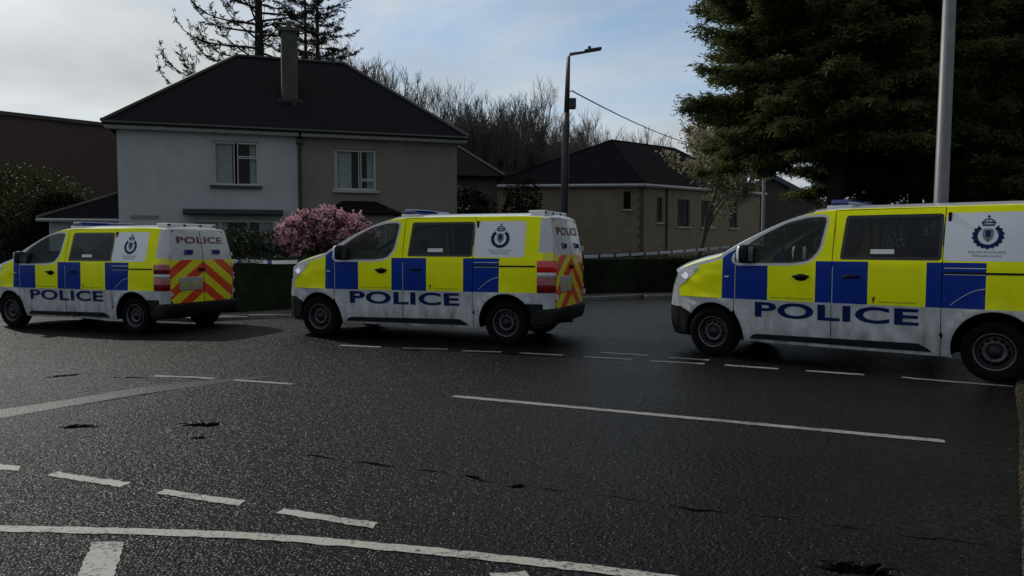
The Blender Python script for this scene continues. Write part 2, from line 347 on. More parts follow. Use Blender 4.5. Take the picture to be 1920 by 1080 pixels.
def hermite(pts):
    xs = np.array([p[0] for p in pts]); ys = np.array([p[1] for p in pts]); d = np.diff(ys)/np.diff(xs)
    m = np.concatenate([[d[0]], [0 if a*b <= 0 else 2*a*b/(a+b) for a, b in zip(d[:-1], d[1:])], [d[-1]]])
    def f(x):
        x = min(max(x, xs[0]), xs[-1]); i = min(max(int(np.searchsorted(xs, x))-1, 0), len(xs)-2)
        h = xs[i+1]-xs[i]; t = (x-xs[i])/h
        return float((2*t**3-3*t**2+1)*ys[i]+(t**3-2*t**2+t)*h*m[i]+(-2*t**3+3*t**2)*ys[i+1]+(t**3-t**2)*h*m[i+1])
    return f

# ------------------------------------------------------------------ ground, road, markings
def gz(x, y):
    """the road falls a few centimetres towards the left"""
    return -.12*min(1, max(0, (-x-3.6)/3.4))
def irregular(cx, cy, rx, ry, n=34, seed=0, rot=0):
    rnd = random.Random(seed); out = []
    for i in range(n):
        a = 2*math.pi*i/n; k = rnd.uniform(.65, 1.2); x = math.cos(a)*rx*k; y = math.sin(a)*ry*k
        out.append((cx+x*math.cos(rot)-y*math.sin(rot), cy+x*math.sin(rot)+y*math.cos(rot)))
    return out
def groove(pts, w, seed):
    rnd = random.Random(seed); P = []
    for (a, b) in zip(pts[:-1], pts[1:]):
        n = max(2, int(math.dist(a, b)/.09))
        for i in range(n):
            t = i/n; P.append((a[0]+(b[0]-a[0])*t+rnd.uniform(-.022, .022), a[1]+(b[1]-a[1])*t+rnd.uniform(-.022, .022)))
    P.append(pts[-1]); L_, R_ = [], []
    for i, p in enumerate(P):
        a = P[max(i-1, 0)]; b = P[min(i+1, len(P)-1)]; d = Vector((b[0]-a[0], b[1]-a[1])).normalized()
        ww = w*rnd.uniform(.35, 1.3) if 0 < i < len(P)-1 else .002
        L_.append((p[0]-d.y*ww, p[1]+d.x*ww)); R_.append((p[0]+d.y*ww, p[1]-d.x*ww))
    return R_+L_[::-1]
holes = [irregular(-2.60, 6.45, .21, .12, seed=1, rot=-.15), irregular(-3.64, 6.37, .20, .085, seed=2, rot=-.12), irregular(-5.42, 9.25, .20, .10, seed=3, rot=.5),
         irregular(.04, 4.76, .06, .045, seed=4), irregular(-2.45, 5.98, .07, .05, seed=6), irregular(-4.5, 8.95, .35, .04, seed=8, rot=-.25), irregular(1.62, 3.52, .20, .10, seed=9, rot=-.3)]
cracks = [groove(p, w*1.7, 100+i) for i, (p, w) in enumerate([([(-1.50, 5.49), (-1.22, 5.37)], .010), ([(-1.12, 5.31), (-.95, 5.25), (-.72, 5.17)], .016), ([(-.66, 5.12), (-.42, 5.04)], .009), ([(-.34, 5.00), (-.10, 4.83)], .017),
          ([(.14, 4.73), (.36, 4.65)], .010), ([(.50, 4.59), (.80, 4.45)], .007), ([(.90, 4.39), (1.03, 4.33), (1.22, 4.27)], .010), ([(1.36, 4.22), (1.58, 4.16)], .006), ([(1.68, 4.10), (1.9, 4.0)], .010), ([(2.02, 3.94), (2.40, 3.80)], .006)])]+[
          groove([(-1.85, 5.66), (-1.6, 5.55)], .012, 13), groove([(3.4, 5.83), (3.75, 5.70), (4.0, 5.68)], .008, 15)]
outline = [(-60,-12),(60,-12),(60,30),(-60,30)]
V, F = cdt(outline, [ccw(h) for h in holes+cracks], [], 1.6)
v3 = [(x, y, gz(x, y)) for x, y in V]; fm = [0]*len(F)
for h in holes+cracks:
    deep = h in holes; base = len(v3)
    if deep:
        cx = sum(p[0] for p in h)/len(h); cy = sum(p[1] for p in h)/len(h); n = len(h)
        hr = random.Random(n+int(cx*50)); kk = [hr.uniform(.55, .9) for _ in h]
        v3 += [(x, y, gz(x, y)) for x, y in h]+[(cx+(x-cx)*(k+.1), cy+(y-cy)*(k+.1), gz(cx, cy)-.012) for (x, y), k in zip(h, kk)]+[(cx+(x-cx)*k*.85, cy+(y-cy)*k*.85, gz(cx, cy)-.038) for (x, y), k in zip(h, kk)]+[(cx, cy, gz(cx, cy)-.045)]
        for i in range(n):
            j = (i+1) % n; F += [(base+i, base+j, base+n+j, base+n+i), (base+n+i, base+n+j, base+2*n+j, base+2*n+i), (base+2*n+i, base+2*n+j, base+3*n)]; fm += [0, 1, 1]
    else:
        n = len(h)//2; v3 += [(x, y, gz(x, y)) for x, y in h]+[((h[i][0]+h[2*n-1-i][0])/2, (h[i][1]+h[2*n-1-i][1])/2, gz(*h[i])-.02) for i in range(n)]
        for i in range(n-1):
            F += [(base+i, base+i+1, base+2*n+i+1, base+2*n+i), (base+2*n+i, base+2*n+i+1, base+2*n-2-i, base+2*n-1-i)]; fm += [1, 1]
road = tag(mesh_obj('road', v3, F, ['asphalt', 'asphalt_hole'], None, fm), kind='structure')
tag(mesh_obj('ground', [(-700,-300,-.25),(700,-300,-.25),(700,900,-.25),(-700,900,-.25)], [(0,1,2,3)], 'earth'), kind='structure')

def sheet(name, poly, m, dz, parent=None, grid=.5):
    V, F = cdt(ccw(poly), grid=grid); return mesh_obj(name, [(x, y, gz(x, y)+dz) for x, y in V], F, m, parent)
def ribbon(name, pts, w, m, dz=.004, parent=None, seed=1, wob=.007):
    rnd = random.Random(seed); P = []
    for a, b in zip(pts[:-1], pts[1:]):
        n = max(1, int(math.dist(a, b)/.05)); P += [(a[0]+(b[0]-a[0])*i/n, a[1]+(b[1]-a[1])*i/n) for i in range(n)]
    P.append(pts[-1]); v = []; f = []
    for i, p in enumerate(P):
        a = P[max(i-1, 0)]; b = P[min(i+1, len(P)-1)]; d = Vector((b[0]-a[0], b[1]-a[1])).normalized(); w1 = w/2+rnd.uniform(-wob, wob); w2 = w/2+rnd.uniform(-wob, wob)
        for s_, ww in ((1, w1), (-1, w2)): x = p[0]-s_*d.y*ww; y = p[1]+s_*d.x*ww; v.append((x, y, gz(x, y)+dz))
        if i: f.append((2*i-2, 2*i-1, 2*i+1, 2*i))
    return mesh_obj(name, v, f, m, parent)
sheet('smooth_seam', [(-4.84,6.55),(-4.55,6.80),(-4.2,7.26),(-3.74,7.79),(-3.08,8.51),(-2.59,8.86),(-2.75,8.86),(-3.2,8.70),(-3.97,8.22),(-4.44,7.60),(-4.86,7.18),(-5.19,6.95)], 'asphalt_smooth', .003, road)
for q in ([(-3.78,5.3),(-3.34,5.19),(-3.3,5.08),(-3.73,5.17)], [(-3.03,5.06),(-2.41,4.82),(-2.44,4.73),(-3.03,4.97)], [(-2.14,4.69),(-1.56,4.47),(-1.57,4.38),(-2.16,4.61)], [(-1.3,4.34),(-.72,4.11),(-.74,4.03),(-1.32,4.26)],
          [(-2.13,3.84),(-1.96,3.84),(-1.80,3.41),(-1.96,3.41)], [(-.1,3.47),(.06,3.48),(.1,3.38),(-.08,3.37)]):
    jr = random.Random(int(q[0][0]*100)); jq = []
    for a, b in zip(q, q[1:]+q[:1]):
        n = max(3, int(math.dist(a, b)/.03)); jq += [(a[0]+(b[0]-a[0])*i/n+jr.gauss(0, .005), a[1]+(b[1]-a[1])*i/n+jr.gauss(0, .005)) for i in range(n)]
    sheet('road_marking', jq, 'road_paint', .004, road, .06)
ribbon('road_marking', [(-3.06,4.03),(-2.72,4.025),(-2.22,4.0),(-1.73,3.965),(-1.26,3.91),(-.86,3.83),(-.42,3.73),(0,3.62),(.4,3.51),(.81,3.37),(1.22,3.2)], .085, 'road_paint', .004, road, 3)
ribbon('road_marking', [(-.59,7.65),(1.36,6.76),(3.32,5.86)], .10, 'road_paint_thin', .004, road, 4)
for i, (a, b) in enumerate([((-4.18,8.97),(-3.36,8.66)), ((-3.1,8.57),(-2.38,8.32)), ((-1.6,11.28),(-.93,11.16)), ((-.72,10.99),(-.15,10.86)), ((.11,10.77),(.7,10.54)), ((.98,10.39),(1.59,10.14)), ((1.81,10.02),(2.45,9.77)), ((2.68,9.66),(3.25,9.36)), ((3.53,9.22),(4.1,8.93)), ((4.44,8.75),(5.35,8.18)), ((5.5,8.1),(6.6,7.4)),
                            ((1.24,10.83),(1.86,10.52)), ((2.11,10.33),(2.59,10.08)), ((-2.6,11.6),(-1.95,11.4))]):
    ribbon('road_marking', [a, b], .10 if i > 1 else .08, 'road_paint_thin', .004, road, 20+i)

# pavement in front of the hedge, with kerb stones
hedge_line = [(-34,24),(-13,20.2),(-9.0,18.7),(-6.4,17.5),(-4.9,17.9),(-2.5,19.3),(.2,21.5),(2.5,22.9),(4.8,23.6),(12,24.6),(30,26)]
def offset_line(l, d):
    out = []
    for i, p in enumerate(l):
        a = Vector(l[max(i-1, 0)]); b = Vector(l[min(i+1, len(l)-1)]); t = (b-a).normalized(); out.append((p[0]+t.y*d, p[1]-t.x*d))
    return out
kerb_line = offset_line(hedge_line, 1.15); back_line = offset_line(hedge_line, .2)
pv = []; pf = []
for i, (a, b) in enumerate(zip(kerb_line, back_line)):
    pv += [(a[0], a[1], gz(*a)+.09), (b[0], b[1], gz(*b)+.10)]
    if i: pf.append((2*i-2, 2*i, 2*i+1, 2*i-1))
pavement = tag(mesh_obj('pavement', pv, pf, 'paving'), kind='structure')
def walk(line, step, start=0):
    """points and headings at even steps along a polyline"""
    out = []; need = start
    for a, b in zip(line[:-1], line[1:]):
        L = math.dist(a, b); t = need
        while t < L: out.append(((a[0]+(b[0]-a[0])*t/L, a[1]+(b[1]-a[1])*t/L), math.atan2(b[1]-a[1], b[0]-a[0]))); t += step
        need = t-L
    return out
kst = MB().cbox((0,-.14,-.2), (.905,0,.1), .018).build('kerb_stone', 'kerb', pavement)
first = True
for (p, a) in walk(kerb_line, .92):
    if not (-13 < p[0] < 12): continue
    o = kst if first else link(kst.copy(), pavement)
    first = False; o.parent = pavement; o.location = (p[0], p[1], gz(*p)); o.rotation_euler = (0, 0, a)
lawn = [(x, y) for x, y in offset_line(hedge_line, -.1)]
tag(mesh_obj('lawn', [(x, y, .05) for x, y in lawn]+[(60,110,.05),(-60,110,.05)], [tuple(range(len(lawn)+2))], 'grass'), kind='structure')
# gritty verge at the right hand road edge
edge = [(6.76,10.3),(5.17,7.88),(4.22,6.36),(3.24,4.87),(2.665,3.97),(2.32,3.44),(1.27,1.6)]
vv = []; vf = []; rnd = random.Random(5)
for i, p in enumerate(edge): vv += [(p[0], p[1], 0.004), (p[0]+.02, p[1]-.01, .05), (p[0]+.5, p[1]-.25, .06), (p[0]+9, p[1]-4, .07)]
for i in range(len(edge)-1):
    for k in range(3): vf.append((4*i+k, 4*i+k+1, 4*i+4+k+1, 4*i+4+k))
tag(mesh_obj('verge_path', vv, [f[::-1] for f in vf], 'grit'), kind='structure')

# ------------------------------------------------------------------ police van (s: metres from the nose, -y: the side the camera sees)
ztop = hermite([(.05,.96),(.30,1.13),(.42,1.20),(.65,1.275),(.98,1.365),(1.10,1.445),(1.5,1.665),(1.9,1.84),(2.2,1.918),(2.6,1.945),(4.2,1.945),(4.6,1.935),(4.95,1.88)])
wbase = hermite([(.15,.90),(.24,.918),(.4,.940),(.8,.957),(1.0,.96),(1.26,.953),(1.33,.940),(1.6,.885),(1.85,.820),(2.0,.775)])
def hw(s, z):
    w = wbase(z)
    if s < 1.1: w -= .30*((1.1-s)/1.1)**2.2
    if s > 4.1: w -= .035*((s-4.1)/.6)**2
    # scalloped lower doors and flared wheel arches
    w -= .010*math.exp(-((z-.66)/.15)**2)*max(0, min(1, (s-1.2)/.3, (3.9-s)/.3))
    for cx, cz in ((.88, .335), (4.155, .355)):
        if z > .25: w += .016*math.exp(-((math.hypot(s-cx, z-cz)-.44)/.055)**2)
    # bonnet-side fold on the wing
    if s < 1.2: w += .010*math.exp(-((z-1.02-.12*(s-.4))/.05)**2)*max(0, min(1, (s-.35)/.2, (1.15-s)/.2))
    return w
def side_pt(s, z, sg=-1, out=0):
    return Vector((s, sg*(hw(s, z)+out), z))
def side_n(s, z, sg):
    e = .01; a = side_pt(s+e, z, sg)-side_pt(s-e, z, sg); b = side_pt(s, z+e, sg)-side_pt(s, z-e, sg)
    n = a.cross(b).normalized(); return n if n.y*sg > 0 else -n
def arc(cx, cz, r, a0, a1, n=14): return [(cx+r*math.cos(R(a0+(a1-a0)*i/n)), cz+r*math.sin(R(a0+(a1-a0)*i/n))) for i in range(n+1)]
FW, RW, WR = .88, 4.155, .335
win_front = ccw(fillet([(1.165,1.36),(1.20,1.272),(1.95,1.280),(2.15,1.31),(2.27,1.45),(2.335,1.862),(2.12,1.862),(1.85,1.800),(1.55,1.652),(1.31,1.495)], .07))
win_slide = ccw(fillet([(2.515,1.332),(3.617,1.332),(3.617,1.870),(2.555,1.870)], .045))
win_border = offset_poly(win_front, .032)
panel_white = ccw(fillet([(3.637,1.33),(4.45,1.33),(4.45,1.873),(3.637,1.873)], .07))
SM = ['van_white', 'hi_vis_yellow', 'police_blue', 'van_white_panel', 'black_plastic']
def livery(s, z):
    if s < .56 and z < .655-.45*max(0, s-.36): return 4
    if s > 4.40 and z < .635: return 4
    if s > 4.665: return 0 if (z > 1.40 or z < .82) else 1
    if s < 1.9 and z > ztop(s)-.045: return 0
    if inside((s, z), win_border): return 0
    if z < .80: return 0
    if s < 1.02: return 1 if s > .34 else 0
    if s < 1.19: return 2
    if z < 1.312:
        if s < 1.635: return 2
        if s < 2.235: return 1
        if s < 2.845: return 2
        if s < 3.47: return 1
        if s < 4.06: return 2
        return 1
    if inside((s, z), panel_white): return 3
    return 1
def chk_lines():
    L = [[(.2,.80),(4.9,.80)], [(1.19,1.312),(4.9,1.312)], [(1.02,.80),(1.02,1.39)], [(1.19,.80),(1.19,1.50)], [(.34,.8),(.34,1.2)], [(4.40,.2),(4.40,.635),(4.9,.635)], [(4.665,.82),(4.665,2.0)], [(4.665,1.40),(4.9,1.40)], [(4.665,.82),(4.9,.82)],
         [(.2,.655),(.36,.655),(.56,.565)], [(1.9,1.75),(1.9,1.9)], win_border+[win_border[0]], panel_white+[panel_white[0]]]
    L += [[(x, .80), (x, 1.312)] for x in (1.635, 2.235, 2.845, 3.47, 4.06)]
    L.append([(x, ztop(x)-.045) for x in np.linspace(.3, 1.9, 24)])
    return L
LINES = chk_lines()
def side_panel(name, outline, holes, sg, parent, mats=SM, fn=livery, out=0, grid=.085):
    V, F = cdt(ccw(outline), holes, LINES if fn else [], grid)
    P = [side_pt(s, z, sg, out) for s, z in V]; Nn = [side_n(s, z, sg) for s, z in V]
    fm = [fn(sum(V[i][0] for i in f)/3, sum(V[i][1] for i in f)/3) if fn else 0 for f in F]
    F = F if sg < 0 else [f[::-1] for f in F]
    return mesh_obj(name, P, F, mats, parent, fm, True, Nn)
def glass_panel(name, poly, sg, parent, gm, border=.028, inset=-.006):
    inner = offset_poly(poly, -border); V, F = cdt(offset_poly(poly, .012), [], [inner+[inner[0]]], .09)
    P = [side_pt(s, z, sg, inset) for s, z in V]; Nn = [side_n(s, z, sg) for s, z in V]
    fm = [1 if inside((sum(V[i][0] for i in f)/3, sum(V[i][1] for i in f)/3), inner) else 0 for f in F]
    return mesh_obj(name, P, F if sg < 0 else [f[::-1] for f in F], ['black_gloss', gm], parent, fm, True, Nn)
def grid_mesh(name, fn, us, vs_, mats, parent, mf=None, flip=False):
    v = [fn(a, b) for a in us for b in vs_]; n = len(vs_); f = []; fm = []
    for i in range(len(us)-1):
        for j in range(n-1):
            q = (i*n+j, (i+1)*n+j, (i+1)*n+j+1, i*n+j+1); f.append(q[::-1] if flip else q); fm.append(mf((us[i]+us[i+1])/2, (vs_[j]+vs_[j+1])/2) if mf else 0)
    return mesh_obj(name, v, f, mats, parent, fm, True)
def text_mesh(txt, w, h, bold=0.0, shear=0):
    cu = bpy.data.curves.new('lettering', 'FONT'); cu.body = txt; cu.size = 1; cu.offset = bold; cu.resolution_u = 6; cu.shear = shear; cu.space_character = 1.06
    o = bpy.data.objects.new('lettering', cu); col.objects.link(o); dg = bpy.context.evaluated_depsgraph_get(); me = bpy.data.meshes.new_from_object(o.evaluated_get(dg))
    V = np.array([v.co[:] for v in me.vertices]); F = [tuple(p.vertices) for p in me.polygons]
    bpy.data.objects.remove(o); bpy.data.curves.remove(cu); bpy.data.meshes.remove(me)
    mn, mx = V.min(0), V.max(0); V = (V-mn)/np.maximum(mx-mn, 1e-6); return [(x*w, y*h) for x, y, _ in V], F
def side_decal(name, V, F, s0, z0, mname, parent, out=.0035):
    return mesh_obj(name, [side_pt(s0+x, z0+y, -1, out) for x, y in V], F, mname, parent)
def ring_poly(cx, cy, pts): return [(cx+x, cy+y) for x, y in pts]

def lathe(prof, n, name, mats, parent, fm=None, skip=None, y0=0):
    """revolve (radius, depth) about the wheel axle (y)"""
    v = []; f = []; m = []
    for k in range(n):
        t = 2*math.pi*k/n
        for r, d in prof: v.append((r*math.cos(t), y0+d, r*math.sin(t)))
    q = len(prof)
    for k in range(n):
        for j in range(q-1):
            if skip and skip(k, j): continue
            f.append((k*q+j, k*q+j+1, ((k+1) % n)*q+j+1, ((k+1) % n)*q+j)); m.append(fm[j] if fm else 0)
    return mesh_obj(name, v, f, mats, parent, m, True)
def wheel(parent, s, sg):
    w = empty('wheel', (s, sg*.815, WR), 0, parent); y = lambda d: sg*d
    prof = [(.205, .10), (.225, .112), (.27, .118), (.312, .112), (.330, .095), (.335, .05), (.335, -.05), (.330, -.095), (.312, -.112), (.25, -.115), (.205, -.10)]
    lathe([(r, y(d)) for r, d in prof], 40, 'tyre', ['rubber'], w)
    rim = [(.208, .098), (.212, .104), (.200, .106), (.188, .088), (.180, .060), (.172, .052), (.150, .062), (.118, .078), (.104, .084), (.088, .066), (.064, .060), (.058, .075), (.05, .084), (.0, .086)]
    o = lathe([(r, y(d)) for r, d in rim], 48, 'rim', ['rim_dark', 'rim_steel'], w, fm=[1, 1, 1, 0, 0, 0, 0, 1, 1, 0, 0, 0, 0], skip=lambda k, j: j == 6 and k % 4 in (1, 2))
    lathe([(.18, y(.02)), (0, y(.025))], 24, 'brake_drum', ['cabin_dark'], w)
    for k in range(5):
        a = 2*math.pi*k/5; b = MB().tube([(.075*math.cos(a), y(.058), .075*math.sin(a)), (.075*math.cos(a), y(.078), .075*math.sin(a))], .011, 6).build('wheel_nut', 'rim_dark', w)
    return w

def build_van():
    root = empty('police_van')
    for sg in (-1, 1):
        # front wing
        top = [(x, ztop(x)) for x in np.linspace(1.186, .30, 16)]
        wing = [(.30,.26),(.44,.26)]+arc(FW, WR, .405, 190, 45, 16)+[(1.186,.66)]+top
        side_panel('front_wing', wing, [], sg, root)
        # front door
        door = [(1.196,.66),(1.215,.60),(1.27,.50),(1.312,.38),(1.325,.245),(2.425,.245),(2.425,1.93)]+[(x, ztop(x)-.002) for x in np.linspace(2.42, 1.196, 22)]
        d = side_panel('front_door', door, [win_front], sg, root)
        glass_panel('door_window', win_front, sg, d, 'glass_clear', .022)
        sl = [(2.433,.245),(3.625,.245),(3.625,1.94),(2.433,1.932)]
        e = side_panel('sliding_door', sl, [win_slide], sg, root)
        gw = glass_panel('door_window', win_slide, sg, e, 'glass_privacy', .035)
        q = [(3.633,.245),(3.70,.245)]+arc(RW, WR+.02, .425, 196, -8, 18)+[(4.60,.27),(4.74,.27)]+[(x, ztop(x)-.001) for x in np.linspace(4.74, 3.633, 16)]
        qp = side_panel('rear_side_panel', q, [], sg, root)
        # dark gap backing
        for (s0, z0, z1) in ((1.19,.66,1.48), (2.429,.245,1.93), (3.629,.245,1.94)):
            zs = np.linspace(z0, z1, 8); o = grid_mesh('door_seal', lambda a, b: side_pt(a, b, sg, -.009), [s0-.02, s0+.02], list(zs), ['seal'], root)
        # black lower cladding
        cl_ = [(1.40,.285),(3.55,.285),(3.50,.325),(3.40,.375),(1.50,.352),(1.44,.335)]
        side_panel('sill_cladding', cl_, [], sg, root, ['black_plastic'], None, .012, .2)
        mb = MB()
        for a, b in zip(cl_, cl_[1:]+cl_[:1]):
            p, q2 = side_pt(*a, sg, .012), side_pt(*b, sg, .012); r_, t_ = side_pt(*b, sg, -.01), side_pt(*a, sg, -.01); mb.add([p, q2, r_, t_], [(0,1,2,3)])
        mb.build('cladding_edge', 'black_plastic', root)
        # door handles with recess cup
        for (s0, z0, par) in ((2.06, 1.115, d), (2.66, 1.125, e)):
            hb = MB(); hb.tube([side_pt(s0-.10, z0, sg, .012), side_pt(s0-.07, z0+.006, sg, .042), side_pt(s0+.07, z0+.008, sg, .042), side_pt(s0+.10, z0+.004, sg, .012)], [.012, .017, .017, .012], 8); hb.build('handle', 'black_plastic', par, True)
            V, F = cdt(ccw([(s0+.085*math.cos(t), z0-.01+.045*math.sin(t)) for t in np.linspace(0, 2*math.pi, 20)[:-1]]), grid=.05)
            mesh_obj('handle_cup', [side_pt(s, z, sg, .002) for s, z in V], F if sg < 0 else [f[::-1] for f in F], 'seal' if par is d else 'police_blue', par)
        # sliding rail, fuel flap outline, side repeater, lock
        grid_mesh('slide_rail', lambda a, b: side_pt(a, b, sg, .004), list(np.linspace(3.64, 4.62, 16)), [1.182, 1.206], ['black_plastic'], qp, None, sg > 0)
        for zz_ in (1.245, 1.175):
            V = [(3.65, zz_), (4.06, zz_), (4.06, zz_+.010), (3.65, zz_+.010)]; mesh_obj('panel_crease', [side_pt(s, z, sg, .003) for s, z in V], [(0,1,2,3) if sg < 0 else (3,2,1,0)], 'van_white', qp)
        if sg < 0:
            ln = [(x, .83+.19*math.sin((x-3.72)/.34*math.pi/2)) for x in np.linspace(3.72, 4.06, 9)]
            v = []
            for x, z in ln: v += [side_pt(x, z, sg, .003), side_pt(x, z+.009, sg, .003)]
            mesh_obj('filler_flap_edge', v, [(2*i, 2*i+2, 2*i+3, 2*i+1) for i in range(8)], 'van_white', qp)
            V = [(4.045,.86),(4.055,.86),(4.055,1.01),(4.045,1.01)]; mesh_obj('filler_flap_edge', [side_pt(s, z, sg, .003) for s, z in V], [(0,1,2,3)], 'seal', qp)
        rp = MB(); rp.cbox((-.03,-.012,-.012), (.03,.012,.012), .008); p0 = side_pt(1.09, 1.09, sg, .004); rp.v = [tuple(Vector(a)+p0) for a in rp.v]; rp.build('side_repeater', 'lamp_clear', root)
        # thin pale joints in the vehicle livery along door edges
        for s0 in (1.19, 2.429):
            V = [(s0+.006, .80), (s0+.014, .80), (s0+.014, 1.25), (s0+.006, 1.25)]
            mesh_obj('edge_trim', [side_pt(s, z, sg, .002) for s, z in V], [(0,1,2,3) if sg < 0 else (3,2,1,0)], 'van_white', d)
        # wing mirror
        m = empty('wing_mirror', (0,0,0), 0, root)
        bm = bmesh.new(); bmesh.ops.create_cube(bm, size=1); bmesh.ops.subdivide_edges(bm, edges=bm.edges[:], cuts=3, use_grid_fill=True)
        for v in bm.verts:
            c = v.co*2; L_ = max(abs(c.x), abs(c.y), abs(c.z)); c2 = c.normalized()*L_; c = c*.45+c2*.55
            v.co = Vector((1.365+c.x*.075*(1 if c.x > 0 else 1.2), sg*(1.06+c.y*.10), 1.395+c.z*.125))
        bm.verts.index_update(); V = [v.co.copy() for v in bm.verts]; F = [[v.index for v in f.verts] for f in bm.faces]; bm.free()
        fm = [1 if sum(V[i].x for i in f)/len(f) < 1.325 else 0 for f in F]
        mesh_obj('mirror_housing', V, F if sg > 0 else [f[::-1] for f in F], ['black_plastic', 'van_white_panel'], m, fm, True)
        mesh_obj('mirror_glass', [(1.446, sg*.985, 1.30), (1.446, sg*1.135, 1.30), (1.446, sg*1.135, 1.49), (1.446, sg*.985, 1.49)], [(0,1,2,3)], 'chrome', m)
        MB().tube([(1.37, sg*.90, 1.32), (1.37, sg*1.0, 1.33)], [.035, .03], 8).build('mirror_arm', 'black_plastic', m)
        # headlight
        hl = empty('headlight', (0,0,0), 0, root)
        poly = ccw(round_poly([(.302,.925),(.36,.945),(.47,1.02),(.58,1.11),(.70,1.225),(.56,1.225),(.42,1.175),(.302,1.11)], 1)); V, F = cdt(poly, grid=.05)
        mesh_obj('lens', [side_pt(s, z, sg, .006) for s, z in V], F if sg < 0 else [f[::-1] for f in F], 'lamp_clear', hl, None, True)
        V = [(.43+.075*math.cos(t), 1.09+.052*math.sin(t)) for t in np.linspace(0, 2*math.pi, 15)[:-1]]
        mesh_obj('reflector', [side_pt(s, z, sg, .012) for s, z in V], [tuple(range(14)) if sg < 0 else tuple(range(14))[::-1]], 'chrome', hl)
        # corner post and tail lamp
        def corner(th, z, out=0):
            sx = xoff(z); w = hw(4.74, z)+out; return Vector((4.74+(.16+sx+out)*math.sin(th), sg*(w-.12*(1-math.cos(th))), z))
        ths = list(np.linspace(0, math.pi/2, 8))
        grid_mesh('rear_pillar', corner, ths, [.56,.62,.70,.80]+[.82,.90,1.0,1.1,1.2,1.28,1.31,1.40]+list(np.linspace(1.46, ztop(4.74), 9)), ['van_white', 'chevron_yellow'], root, lambda t, z: 1 if 1.28 < z < 1.40 else 0, sg > 0)
        tl = empty('tail_light', (0,0,0), 0, root)
        for (z0, z1, mm) in ((1.105, 1.285, 'lamp_red'), (1.035, 1.100, 'lamp_clear'), (.80, 1.030, 'lamp_red')):
            def lens(a, z, z0=z0, z1=z1):
                o = .016 if z0+.004 < z < z1-.004 else -.004
                return corner(a, z, o) if a >= 0 else side_pt(4.74+a, z, sg, o)
            grid_mesh('lens', lens, [-.085, -.078, -.03]+ths, [z0, z0+.01, (z0+z1)/2, z1-.01, z1], [mm], tl, None, sg > 0)
    # roof, windscreen, bonnet
    bow = hermite([(.30,.27),(.6,.20),(1.0,.16),(1.6,.15),(2.2,.10),(2.8,0),(4.95,0)])
    crown = hermite([(.30,.05),(.8,.075),(1.2,.075),(2.0,.07),(2.6,.075),(4.4,.075),(4.95,.04)])
    def top(s, t):
        w = hw(s, ztop(s)); return Vector((s-bow(s)*(1-t*t), t*w, ztop(s)+crown(s)*(1-abs(t)**2.6)))
    ts = [-1,-.985,-.955,-.92,-.86,-.75,-.6,-.4,-.2,0,.2,.4,.6,.75,.86,.92,.955,.985,1]
    grid_mesh('bonnet', top, list(np.linspace(.30, 1.0, 12)), ts, ['van_white_panel', 'hi_vis_yellow'], root, lambda s, t: 1 if s > .45 and abs(t) > .93 else 0)
    tw = [t for t in ts if abs(t) <= .92]
    grid_mesh('windscreen', top, list(np.linspace(1.0, 2.16, 14)), tw, ['black_gloss', 'glass_clear'], root, lambda s, t: 1 if 1.08 < s < 2.08 and abs(t) < .87 else 0)
    for sg in (-1, 1):
        tp = sorted([t for t in ts if t*sg >= .92]); grid_mesh('windscreen_pillar', top, list(np.linspace(1.0, 2.16, 14)), tp, ['van_white'], root)
    grid_mesh('roof', top, list(np.linspace(2.16, 4.74, 30)), ts, ['van_white', 'hi_vis_yellow'], root, lambda s, t: 1 if abs(t) > .955 else 0)
    # front fascia
    s0 = hermite([(.2,.12),(.35,.03),(.55,0),(.70,.02),(.85,.05),(1.0,.10),(1.10,.18),(1.13,.215)])
    zc = lambda z: (z-.2)/(.93)
    def fas(z, t):
        a = s0(z); k = abs(t)**4; zz2 = z+crown(.30)*(1-abs(t)**2.6)*max(0, zc(z))**2
        xa = a if z < 1.1 else a; return Vector((min(xa, .03+.27)+( .30-xa)*k if z < 1.125 else .03+.27*k*1.0, t*hw(.30, z), zz2))
    tf = list(np.linspace(-1, 1, 33))
    grid_mesh('front_bumper', fas, list(np.linspace(.262, .655, 9)), tf, ['black_plastic'], root, None, True)
    grid_mesh('front_panel', fas, list(np.linspace(.655, 1.124, 11)), tf, ['van_white', 'black_gloss', 'lamp_clear'], root, lambda z, t: 2 if (z > .93 and .62 < abs(t)) else (1 if (.78 < z < .93 and abs(t) < .6) else 0), True)
    # cowl between fascia and bonnet edge
    zf = 1.124
    v = []
    for t in tf: v += [fas(zf, t), top(.30, t)]
    mesh_obj('bonnet_lip', v, [(2*i, 2*i+2, 2*i+3, 2*i+1) for i in range(len(tf)-1)], 'van_white_panel', root, None, True)
    # rear doors with chevrons, bumper
    def rear_pt(y, z, out=0):
        w = hw(4.74, z)-.12; t = max(-1, min(1, y/w)); return Vector((4.90+xoff(z)+.035*(1-t*t)+out, y, z))
    m_, per = .65, .38
    for sg in (-1, 1):
        lo, hi = (.008, .985)
        def edge_y(z): return (hw(4.74, z)-.121)
        ol = [(lo,.565),(edge_y(.57)-.05,.565),(edge_y(.62),.63)]+[(edge_y(z), z) for z in np.linspace(.7, 1.86, 14)]+[(edge_y(1.9)-.05, 1.90),(lo,1.905)]
        lines = [[(0, 1.36), (1, 1.36)]]
        for k in range(0, 14):
            c = k*per/2; lines.append([(0, c), (1.0, c-m_*1.0)])
        V, F = cdt(ccw(ol), [], lines, .16)
        def cf(y, z):
            if z > 1.36: return 0
            return 1 if ((z+m_*y)/per) % 1 < .5 else 2
        fm = [cf(sum(V[i][0] for i in f)/3, sum(V[i][1] for i in f)/3) for f in F]
